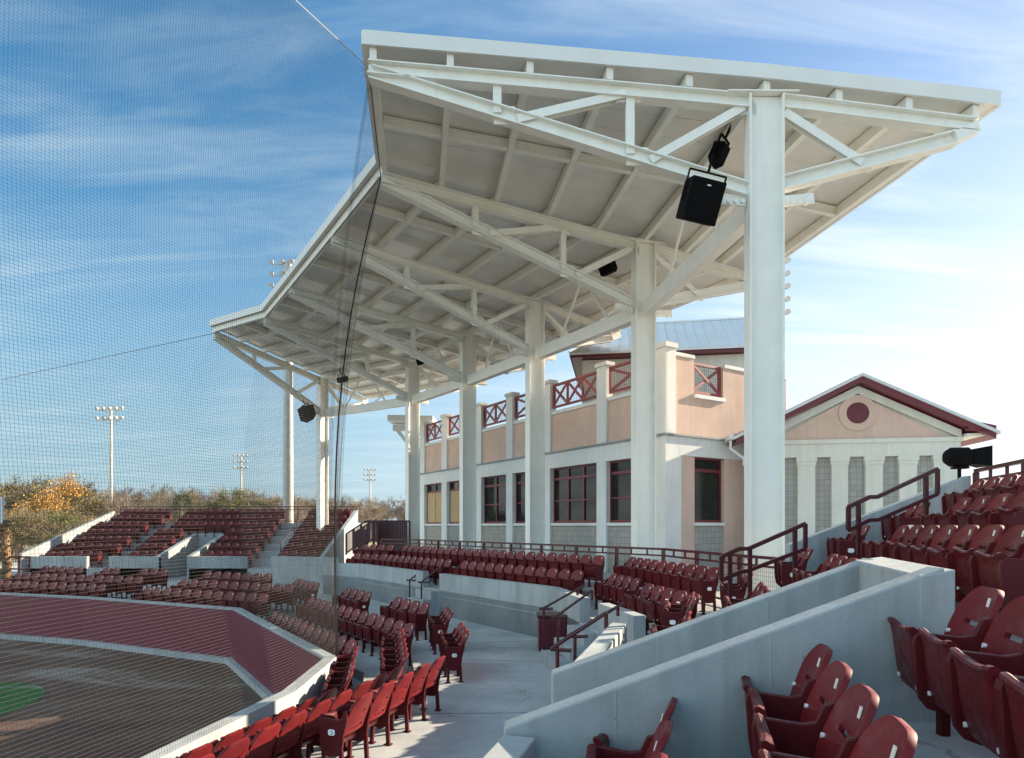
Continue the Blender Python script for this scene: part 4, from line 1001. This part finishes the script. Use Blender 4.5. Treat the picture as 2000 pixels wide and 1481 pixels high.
for x, y, z in per:
    n0 = len(bm.verts); f0 = len(bm.faces); bm.from_mesh(chair_m); bm.verts.ensure_lookup_table()
    bmesh.ops.transform(bm, matrix=Matrix.Translation((x, y, z)) @ rot, verts=bm.verts[n0:])
me = bpy.data.meshes.new('far_seats'); bm.to_mesh(me); bm.free()
for m_ in chair_m.materials: me.materials.append(m_)
o = bpy.data.objects.new('far_stand_seats', me); COL.objects.link(o); tag(o, 'many small maroon seats in the upper rows of the far stand', 'seats', kind='stuff')
railing('guard_railing', [(-23.2, 38.0), (-9.2, 38.0)], fz(6) + .0, 1.0, 1.75, 'thin dark railing along the top of the far stand', wire=False)
for k, lab in ((0.6, 'lower sunlit handrail in the right aisle of the far stand'), (3.6, 'upper sunlit handrail in the right aisle of the far stand')):
    x0 = -12.02; p = Vector((x0, FY + .9 + FT * k, fz(0) + .38 * k)); q = Vector((x0 + .06, p.y + FT * 2.3, p.z + .38 * 2.3)); u = Vector((0, 0, .95)); u2 = Vector((0, 0, .5))
    piped('far_handrail', [[p + u, q + u], [p + u2, q + u2]], [(p, p + u), (q, q + u)], lab, r=.035)
print('CHAIRS', NCH, len(per))

# ------------------------------------------------------------------ backstop net: real strands on two sagging sheets
net = empty('backstop_net', (P4[0], P4[1], WALLTOP)); tag(net, 'fine dark safety net hanging from the canopy edge to the padded wall', 'net')
def polyl(pts):
    pts = [Vector(p) for p in pts]; L = [0]
    for a, b in zip(pts, pts[1:]): L.append(L[-1] + (b - a).length)
    def f(t):
        t = min(max(t, 0), 1) * L[-1]
        for i in range(len(pts) - 1):
            if t <= L[i + 1] or i == len(pts) - 2: return pts[i].lerp(pts[i + 1], (t - L[i]) / max(1e-6, L[i + 1] - L[i]))
    return f, L
TA, TB = v3(tipp[0], HT - .12), v3(tipp[1], HT - .12)
near_top = [TA + Vector((-.4, -.92, 0)) * 9.5 + Vector((0, 0, -.75)), TA + Vector((-.4, -.92, 0)) * 4.5 + Vector((0, 0, -.42)), TA, TB]
near_bot = [Vector((-4.75, 2.2, WALLTOP)), Vector((-4.05, 4.9, WALLTOP)), Vector((*P5, WALLTOP)), Vector((*P4b, WALLTOP)), Vector((*P4, WALLTOP))]
far_top = [TB] + [v3(t, HT - .12) for t in tipp[2:]] + [Vector((-30, 37.7, 8.6))]
far_bot = [Vector((*P4, WALLTOP)), Vector((-4.9, 14.2, WALLTOP)), Vector((-6.6, 16.7, WALLTOP)), Vector((*P3, WALLTOP)), Vector((*P2, WALLTOP)), Vector((-24, 24.9, WALLTOP))]
def sheet(top, bot, pitch_u, pitch_v, r, su, sv, bulge, matched=False, frills=None, kb=1.0):
    ft, Lt = polyl(top); fb, Lb = polyl(bot)
    if matched:
        n = len(top) - 1
        def F(t, P):
            x = t * n; i = min(int(x), n - 1); return Vector(P[i]).lerp(Vector(P[i + 1]), x - i)
        gt, gb_ = (lambda t: F(t, top)), (lambda t: F(t, bot))
    else: gt, gb_ = ft, (lambda t: fb(min(1, t / kb)))
    LU = Lt[-1]; LV = (gt(.5) - gb_(.5)).length
    def S(u, v):      # v 0 top .. 1 bottom
        p = gt(u).lerp(gb_(u), v); k = math.sin(math.pi * v) * bulge
        p += Vector((-.93, -.1, 0)) * k
        if frills: p += frills(u, v)
        p.z -= .10 * math.sin(math.pi * ((u * 3.1) % 1)) * (1 - v)
        return p
    vs, fs = [], []
    def strand(pts):
        o = len(vs)
        for i, p in enumerate(pts):
            d = (pts[min(i + 1, len(pts) - 1)] - pts[max(i - 1, 0)]).normalized(); a = d.cross(Vector((.31, .87, .38))).normalized(); b = a.cross(d)
            for k in range(3):
                g = 2 * math.pi * k / 3; vs.append(p + a * (r * math.cos(g)) + b * (r * math.sin(g)))
        for i in range(len(pts) - 1):
            for k in range(3):
                k2 = (k + 1) % 3; fs.append((o + 3 * i + k, o + 3 * i + k2, o + 3 * i + 3 + k2, o + 3 * i + 3 + k))
    nu, nv = int(LU / pitch_u), int(LV / pitch_v)
    for i in range(nu + 1):
        if kb < 1 and i / nu > kb - .02 and i % 4 and i != nu: continue      # the gathered selvage carries few uprights
        strand([S(i / nu, j / sv) for j in range(sv + 1)])
    for j in range(nv + 1): strand([S(i / su, j / nv) for i in range(su + 1)])
    me = bpy.data.meshes.new('net'); me.from_pydata([tuple(v) for v in vs], [], fs); me.materials.append(M['net']); me.update(); return me
def frill(u, v):
    k = max(0, (u - .80) / .20) * max(0, v - .35)
    return Vector((-.16, .05, 0)) * k * math.sin(u * 95 + 2 * v) + Vector((0, 0, .05)) * k * math.sin(u * 70)
for nm, me in (('near_sheet', sheet(near_top, near_bot, .041, .041, .0014, 60, 14, .30, frills=frill, kb=.76)), ('far_sheet', sheet(far_top, far_bot, .24, .24, .0014, 44, 12, .35, matched=True))):
    o = bpy.data.objects.new('net_' + nm, me); COL.objects.link(o); keep_world(o, net)
mb = MB(); mb.tube([p + Vector((0, 0, .02)) for p in near_top[:3]], .010, 6); wb(mb, 'top_cable', M['cable'], net, smooth=True)
mb = MB(); mb.tube([p + Vector((0, 0, .02)) for p in [TA] + far_top], .012, 6); wb(mb, 'edge_cable', M['net'], net)
mb = MB(); pz = Vector((*P4, WALLTOP)); mb.tube([TB.lerp(pz, f) + Vector((-.42, -.06, 0)) * math.sin(math.pi * f) for f in [i / 14 for i in range(15)]], .017, 6); wb(mb, 'edge_rope', M['black'], net)
for p in (TA, TB):
    mb = MB(); mb.tube([p + Vector((.07 * math.cos(a) - .07, 0, .07 * math.sin(a) - .06)) for a in [2 * math.pi * i / 14 for i in range(15)]], .008, 6)
    wb(mb, 'ring', M['cable'], net)

# ------------------------------------------------------------------ loudspeakers
def speaker(loc, sz, rot, label, kind='box'):
    sp = empty('loudspeaker', loc); sp.rotation_euler = rot; tag(sp, label, 'speaker')
    w_, h_, d_ = sz; mb = MB()
    if kind == 'box': prof = [(-d_ / 2, -h_ / 2 + .04), (d_ / 2, -h_ / 2), (d_ / 2, h_ / 2), (-d_ / 2, h_ / 2 - .04)]
    else: prof = [(-d_ / 2, -h_ * .22), (-d_ * .12, -h_ / 2), (d_ / 2, -h_ * .32), (d_ / 2, h_ / 2), (-d_ / 2, h_ / 2)]
    mb.ext(prof, (0, 0, 0), (0, -1, 0), (0, 0, 1), (1, 0, 0), w_); mb.build('cabinet', M['black'], sp, bevel=.02)
    mb = MB(); mb.box((-w_ * .44, -d_ / 2 - .012, -h_ * .30 if kind != 'box' else -h_ * .44), (w_ * .44, -d_ / 2 - .001, h_ * .44))
    mb.build('grille', M['grille'], sp, bevel=.008)
    mb = MB(); s = w_ / 2 + .03
    mb.beam((-s, 0, -.05), (-s, 0, h_ / 2 + .12), .05, .02, up=(1, 0, 0)); mb.beam((s, 0, -.05), (s, 0, h_ / 2 + .12), .05, .02, up=(1, 0, 0)); mb.beam((-s, 0, h_ / 2 + .12), (s, 0, h_ / 2 + .12), .05, .025)
    mb.tube([(0, 0, h_ / 2 + .12), (0, 0, h_ / 2 + .42)], .025, 8); mb.build('yoke', M['black'], sp)
    return sp
s1_ = speaker(at(1368, 395, 11.9), (.66, .74, .42), (R(22), R(8), R(10)), 'big square black loudspeaker hung under the nearest truss')
mb = MB(); mb.box((-.035, -.226, .25), (.035, -.222, .27)); mb.build('badge', M['plate'], s1_)
speaker(at(1402, 304, 13.5), (.30, .46, .26), (R(24), R(8), R(48)), 'small black loudspeaker above the big one near the nearest column', 'wedge')
speaker(at(1188, 526, 20.2), (.46, .34, .4), (R(28), R(-8), R(-40)), 'small black loudspeaker below the second truss from the camera', 'wedge')
speaker(at(824, 705, 28.5), (.38, .3, .35), (R(25), 0, R(-40)), 'tiny black loudspeaker under the middle trusses')
speaker(at(669, 742, 31.0), (.48, .28, .35), (R(20), 0, R(-40)), 'small black loudspeaker just left of the dark net edge', 'wedge')
speaker(at(600, 809, 34.2), (.80, .80, .6), (R(14), R(-6), R(-50)), 'black loudspeaker at the foot of the farthest truss', 'wedge')
# black horn on the corner of the top railing
hn = empty('horn_loudspeaker', at(1886, 893, 10.9)); tag(hn, 'black horn loudspeaker above the top railing beside the gabled block', 'speaker')
hn.rotation_euler = (0, 0, R(-6))
mb = MB(); mb.tube([(-.34, 0, 0), (-.32, 0, 0), (-.24, 0, 0), (0.02, 0, 0)], [.03, .11, .165, .17], 20); mb.build('driver', M['black'], hn, smooth=True)
mb = MB(); mb.hexa([(.02, -.10, -.12), (.30, -.22, -.17), (.30, .22, -.17), (.02, .10, -.12), (.02, -.10, .12), (.30, -.22, .17), (.30, .22, .17), (.02, .10, .12)]); mb.build('flare', M['black'], hn, bevel=.006)
mb = MB(); mb.tube([(-.1, 0, -.15), (-.1, 0, -.95)], .03, 8); mb.box((-.2, -.08, -.2), (.02, .08, -.165)); mb.build('bracket', M['black'], hn)

# ------------------------------------------------------------------ floodlight masts
def mast(px, y_top, Yd, r0_, r1_, arms, n, span, lampr, label, y_base=None, dy=0):
    zt = (HZ - y_top) / FPX * Yd; x = (px - 1000) / FPX * Yd; g = empty('floodlight_mast', (x, Yd, -4)); tag(g, label, 'light mast')
    mb = MB(); mb.tube([(0, 0, 0), (0, 0, (zt + 4) * .5), (0, 0, zt + 4)], [r0_, (r0_ + r1_) / 2, r1_], 14); mb.build('pole', M['galv'], g, smooth=True)
    for a in range(arms):
        z = zt + 4 - .15 - a * lampr * 4.6; mb = MB(); mb.beam((-span / 2, 0, z), (span / 2, -span * .12, z), lampr * .35, lampr * .35); mb.beam((-span * .3, -.02, z), (0, 0, z - lampr * 2.2), lampr * .2, lampr * .2); mb.beam((span * .3, -.05, z), (0, 0, z - lampr * 2.2), lampr * .2, lampr * .2)
        mb.build('crossarm', M['galv'], g)
        for k in range(n):
            f = k / (n - 1) - .5; c = Vector((f * span, -span * .06 * (1 + 2 * f) - lampr * .4, z + lampr * .9)); mb = MB()
            dv = Vector((-.35, -.75, -.45)).normalized(); mb.tube([c - dv * lampr * .9, c - dv * lampr * .5, c, c + dv * lampr * .5], [lampr * .25, lampr * .45, lampr * .8, lampr], 12); mb.tube([c, c - Vector((0, 0, lampr))], lampr * .15, 6)
            mb.build('lamp', M['lamp'], g, smooth=True)
mast(217, 800, 100, .30, .17, 2, 5, 4.2, .33, 'tall floodlight mast with two lamp rows left of the far stand')
mast(471, 891, 170, .36, .22, 3, 4, 3.6, .34, 'distant floodlight mast above the middle of the far stand')
mast(723, 918, 210, .36, .22, 3, 4, 3.6, .36, 'most distant floodlight mast seen past the dark net edge')
mast(563, 512, 38.5, .33, .24, 3, 4, 1.9, .15, 'thick grey floodlight mast rising behind the canopy')
mast(1508, 512, 46, .36, .28, 5, 4, 2.0, .2, 'floodlight mast mostly hidden behind the nearest white column')

# ------------------------------------------------------------------ trees
def tree_meshes(seed, leaf, h=10, spread=.36, nl=900, ls=.22, kind='round', bare=.5):
    rnd = random.Random(seed); trunk = MB(); tw = MB(); lv = MB(); tips = []
    def branch(p, d, L, r, depth):
        n = 3; pts = [p]; q = p.copy(); dd = d.copy()
        for i in range(n):
            dd = (dd + Vector((rnd.gauss(0, .14), rnd.gauss(0, .14), rnd.gauss(.05, .1)))).normalized(); q = q + dd * L / n; pts.append(q.copy())
        trunk.tube(pts, [r * (1 - .6 * i / n) for i in range(n + 1)], 5 if depth < 2 else 3, cap=False)
        if depth >= 3: tips.append((pts[-1], dd)); tips.append((pts[-2], dd)); return
        for k in range(rnd.randint(3, 5) if depth else rnd.randint(5, 7)):
            f = rnd.uniform(.35, 1); b = pts[0].lerp(pts[-1], f); a = rnd.uniform(0, 6.28); e = rnd.uniform(.35, .95)
            nd = (dd * (1 - e * .55) + Vector((math.cos(a), math.sin(a), rnd.uniform(-.05, .45))) * e).normalized()
            branch(b, nd, L * rnd.uniform(.42, .68) * (1 + spread - .36), r * .45, depth + 1)
    branch(Vector((0, 0, 0)), Vector((0, 0, 1)), h * .62, h * .017, 0)
    def quad(c, s, a_):
        n_ = Vector((rnd.gauss(0, 1), rnd.gauss(0, 1), rnd.gauss(0, 1))).normalized(); t = n_.orthogonal().normalized(); b = n_.cross(t)
        a_.add([c + t * s, c + b * s * .7, c - t * s, c - b * s * .7], [(0, 1, 2, 3)])
    for p, d in tips:      # fine twigs
        for k in range(11):
            e = (d + Vector((rnd.gauss(0, .6), rnd.gauss(0, .6), rnd.gauss(.2, .45)))).normalized(); L = rnd.uniform(.4, 1.5); s_ = e.orthogonal().normalized() * .016
            tw.add([p - s_, p + s_, p + e * L], [(0, 1, 2)])
    for k in range(nl):
        p, d = rnd.choice(tips); c = p + Vector((rnd.gauss(0, .42), rnd.gauss(0, .42), rnd.gauss(.1, .38)))
        quad(c, rnd.uniform(.5, 1.25) * ls, lv)
    tm = trunk.mesh('trunk', M['bark'])
    o = len(tw.v); fl = len(tw.f); tw.v += lv.v; tw.f += [tuple(i + o for i in f) for f in lv.f]
    me = bpy.data.meshes.new('crown'); me.from_pydata(tw.v, [], tw.f); me.materials.append(M['bark']); me.materials.append(M[leaf])
    me.polygons.foreach_set('material_index', [0] * fl + [1] * len(lv.f)); me.update()
    return tm, me
def pine_meshes(seed, h=9):
    rnd = random.Random(seed); t = MB(); t.tube([(0, 0, 0), (.1, 0, h * .5), (0, .05, h)], [.16, .1, .02], 6); lv = MB()
    for k in range(1500):
        z = h * (.45 + .55 * rnd.random() ** .8); rr = 1.5 * (1 - ((z / h - .62) / .42) ** 2) ** .5 if abs(z / h - .62) < .42 else .2
        a = rnd.uniform(0, 6.28); rad = rr * rnd.random() ** .45; c = Vector((rad * math.cos(a), rad * math.sin(a), z)); e = Vector((math.cos(a), math.sin(a), rnd.uniform(-.1, .9))).normalized() * rnd.uniform(.3, .6)
        s_ = e.orthogonal().normalized() * .05; lv.add([c - s_, c + s_, c + e], [(0, 1, 2)])
    return t.mesh('trunk', M['bark']), lv.mesh('crown', M['needle'])
V = [tree_meshes(1, 'leaf_olive', 10, nl=6500, ls=.115), tree_meshes(2, 'leaf_brown', 10, nl=2200, ls=.085), tree_meshes(3, 'leaf_brown', 10.5, nl=1000, ls=.08), tree_meshes(4, 'leaf_gold', 10, nl=6000, ls=.11, spread=.24), tree_meshes(5, 'leaf_green', 9.5, nl=6500, ls=.115), tree_meshes(6, 'leaf_olive', 9.5, nl=4800, ls=.10), pine_meshes(7)]
def tree(name, px, y_top, Yd, vi, label, group='autumn trees behind the far stand', rz_=None):
    h0 = {6: 9.0}.get(vi, max(v.co.z for v in V[vi][1].vertices)); zt = (HZ - y_top) / FPX * Yd; s = (zt + 4.0) / h0
    r = empty(name, ((px - 1000) / FPX * Yd, Yd, -4.05), random.uniform(0, 6.28) if rz_ is None else rz_); r.scale = (s * random.uniform(.9, 1.1),) * 2 + (s,)
    tag(r, label, 'tree', group); link(V[vi][0], 'trunk', r); link(V[vi][1], 'crown', r)
KIND = {0: 'olive leaved', 1: 'thinly leaved brown', 2: 'nearly bare grey brown', 3: 'golden orange', 4: 'yellow green', 5: 'pale olive', 6: 'dark green'}
left = [(-48, 930, 62, 0), (-14, 940, 58, 5), (18, 922, 72, 0), (46, 945, 60, 4), (76, 905, 57, 3), (34, 938, 54, 3), (102, 942, 60, 0), (118, 925, 76, 1), (142, 922, 70, 5), (166, 930, 64, 0), (190, 945, 60, 1), (208, 958, 74, 2), (150, 992, 52, 4), (172, 1004, 50, 3), (62, 980, 50, 5), (22, 985, 48, 0), (118, 1000, 49, 5), (200, 985, 56, 5), (-25, 990, 50, 4), (92, 985, 54, 4)]
for i, (px, yt, Yd, vi) in enumerate(left):
    tree('autumn_tree', px, yt, Yd, vi, f'{ORD[i]} tree of the left clump counted from the left, {KIND[vi]}', 'autumn trees at the left edge')
xs = list(range(232, 700, 19))
for i, px in enumerate(xs):
    vi = random.choice((0, 1, 1, 2, 2, 5)); 
    if 425 < px < 445: vi = 4
    tree('autumn_tree', px + random.uniform(-6, 6), (955 if px < 520 else 972) + random.uniform(-12, 14), random.uniform(92, 125), vi, f'{ORD[i]} tree from the left in the line behind the far stand')
tree('pine_tree', 356, 966, 84, 6, 'dark green pine standing up behind the far stand railing', 'trees')
bm = bmesh.new(); rnd = random.Random(11)
for i in range(70):
    px = 150 + i * 10.0 + rnd.uniform(-5, 5); Yd = rnd.uniform(150, 210); vi = rnd.choice((1, 2, 2, 5)); yt = (972 if px < 560 else 985) + rnd.uniform(-8, 10)
    s = ((HZ - yt) / FPX * Yd + 4) / 10; Mx = Matrix.Translation(((px - 1000) / FPX * Yd, Yd, -4.05)) @ Matrix.Rotation(rnd.uniform(0, 6.28), 4, 'Z') @ Matrix.Scale(s, 4)
    for j, me in enumerate(V[vi]):
        n0 = len(bm.verts); f0 = len(bm.faces); bm.from_mesh(me); bm.verts.ensure_lookup_table(); bm.faces.ensure_lookup_table(); bmesh.ops.transform(bm, matrix=Mx, verts=bm.verts[n0:])
        if j == 0:
            for f in bm.faces[f0:]: f.material_index = 0
me = bpy.data.meshes.new('woodland'); bm.to_mesh(me); bm.free(); me.materials.append(M['bark']); me.materials.append(M['leaf_brown'])
o = bpy.data.objects.new('woodland', me); COL.objects.link(o); tag(o, 'distant brown autumn woodland along the horizon', 'woodland', kind='stuff')
# undergrowth in front of the left clump
lv = MB(); rnd = random.Random(5)
for i in range(9000):
    Yd = rnd.uniform(42, 70); px = rnd.uniform(-60, 250); z = -4.0 + abs(rnd.gauss(0, 1.1)); c = Vector(((px - 1000) / FPX * Yd, Yd, z)); a = Vector((rnd.gauss(0, 1), rnd.gauss(0, 1), rnd.gauss(.4, 1))).normalized() * rnd.uniform(.08, .34); b = a.orthogonal().normalized() * rnd.uniform(.02, .07)
    lv.add([c - b, c + b, c + a], [(0, 1, 2)])
me = bpy.data.meshes.new('undergrowth'); me.from_pydata(lv.v, [], lv.f); me.materials.append(M['leaf_olive'])
o = bpy.data.objects.new('undergrowth', me); COL.objects.link(o); tag(o, 'dry olive brown undergrowth below the left trees', 'undergrowth', kind='stuff')
# things at the left edge
pt = empty('palm_trunk', at(12, 1060, 26) * 1.0); pt.location.z = -3.1; tag(pt, 'rough brown palm trunk at the left edge below a white frame', 'palm')
mb = MB(); rnd = random.Random(3)
H = (HZ - 1022) / FPX * 26 + 3.1
mb.tube([(0, 0, 0), (.02, 0, H * .5), (-.08, 0, H)], [.17, .16, .13], 12); mb.build('trunk', M['palmbark'], pt)
mb = MB()
for k in range(150):
    a = rnd.uniform(0, 6.28); z = H * rnd.random(); c = Vector((.14 * math.cos(a) - .08 * z / H, .14 * math.sin(a), z)); mb.beam(c, c + Vector((.09 * math.cos(a), .09 * math.sin(a), .14)), .08, .02)
mb.build('leaf_stub', M['palmbark'], pt)
sg = empty('framed_board', at(-8, 998, 26)); tag(sg, 'white framed board cut by the left picture edge', 'board')
mb = MB(); mb.box((-.6, -.03, -.5), (.22, .03, .48)); mb.build('panel', M['pad'], sg)
mb = MB(); mb.box((-.6, -.05, .481), (.3, .05, .56)); mb.box((.221, -.05, -.5), (.3, .05, .48)); mb.box((-.6, -.05, -.58), (.3, .05, -.501)); mb.tube([(-.3, 0, -.58), (-.3, 0, -3.6)], .05, 8); mb.build('frame', M['white'], sg)
fg = empty('field_gate', at(35, 1100, 26)); tag(fg, 'low dark maroon gate with a bent pipe beside the palm trunk', 'gate')
mb = MB(); a, b, c = at(18, 1088, 26), at(57, 1088, 26), Vector((0, 0, -1.4))
for p, q in ((a, b), (a, a + c), (b, b + c), (a.lerp(b, .5), a.lerp(b, .5) + c), (a + c * .35, b + c * .35), (a + c * .9, b + c * .9)): mb.beam(p, q, .06, .055, up=(0, .99, .1))
wb(mb, 'gate_frame', M['rail'], fg)
mb = MB(); mb.tube([at(18, 1066, 26), at(33, 1065, 26), at(36, 1067, 26), at(36, 1130, 26)], .03, 8); wb(mb, 'pipe', M['rail'], fg)
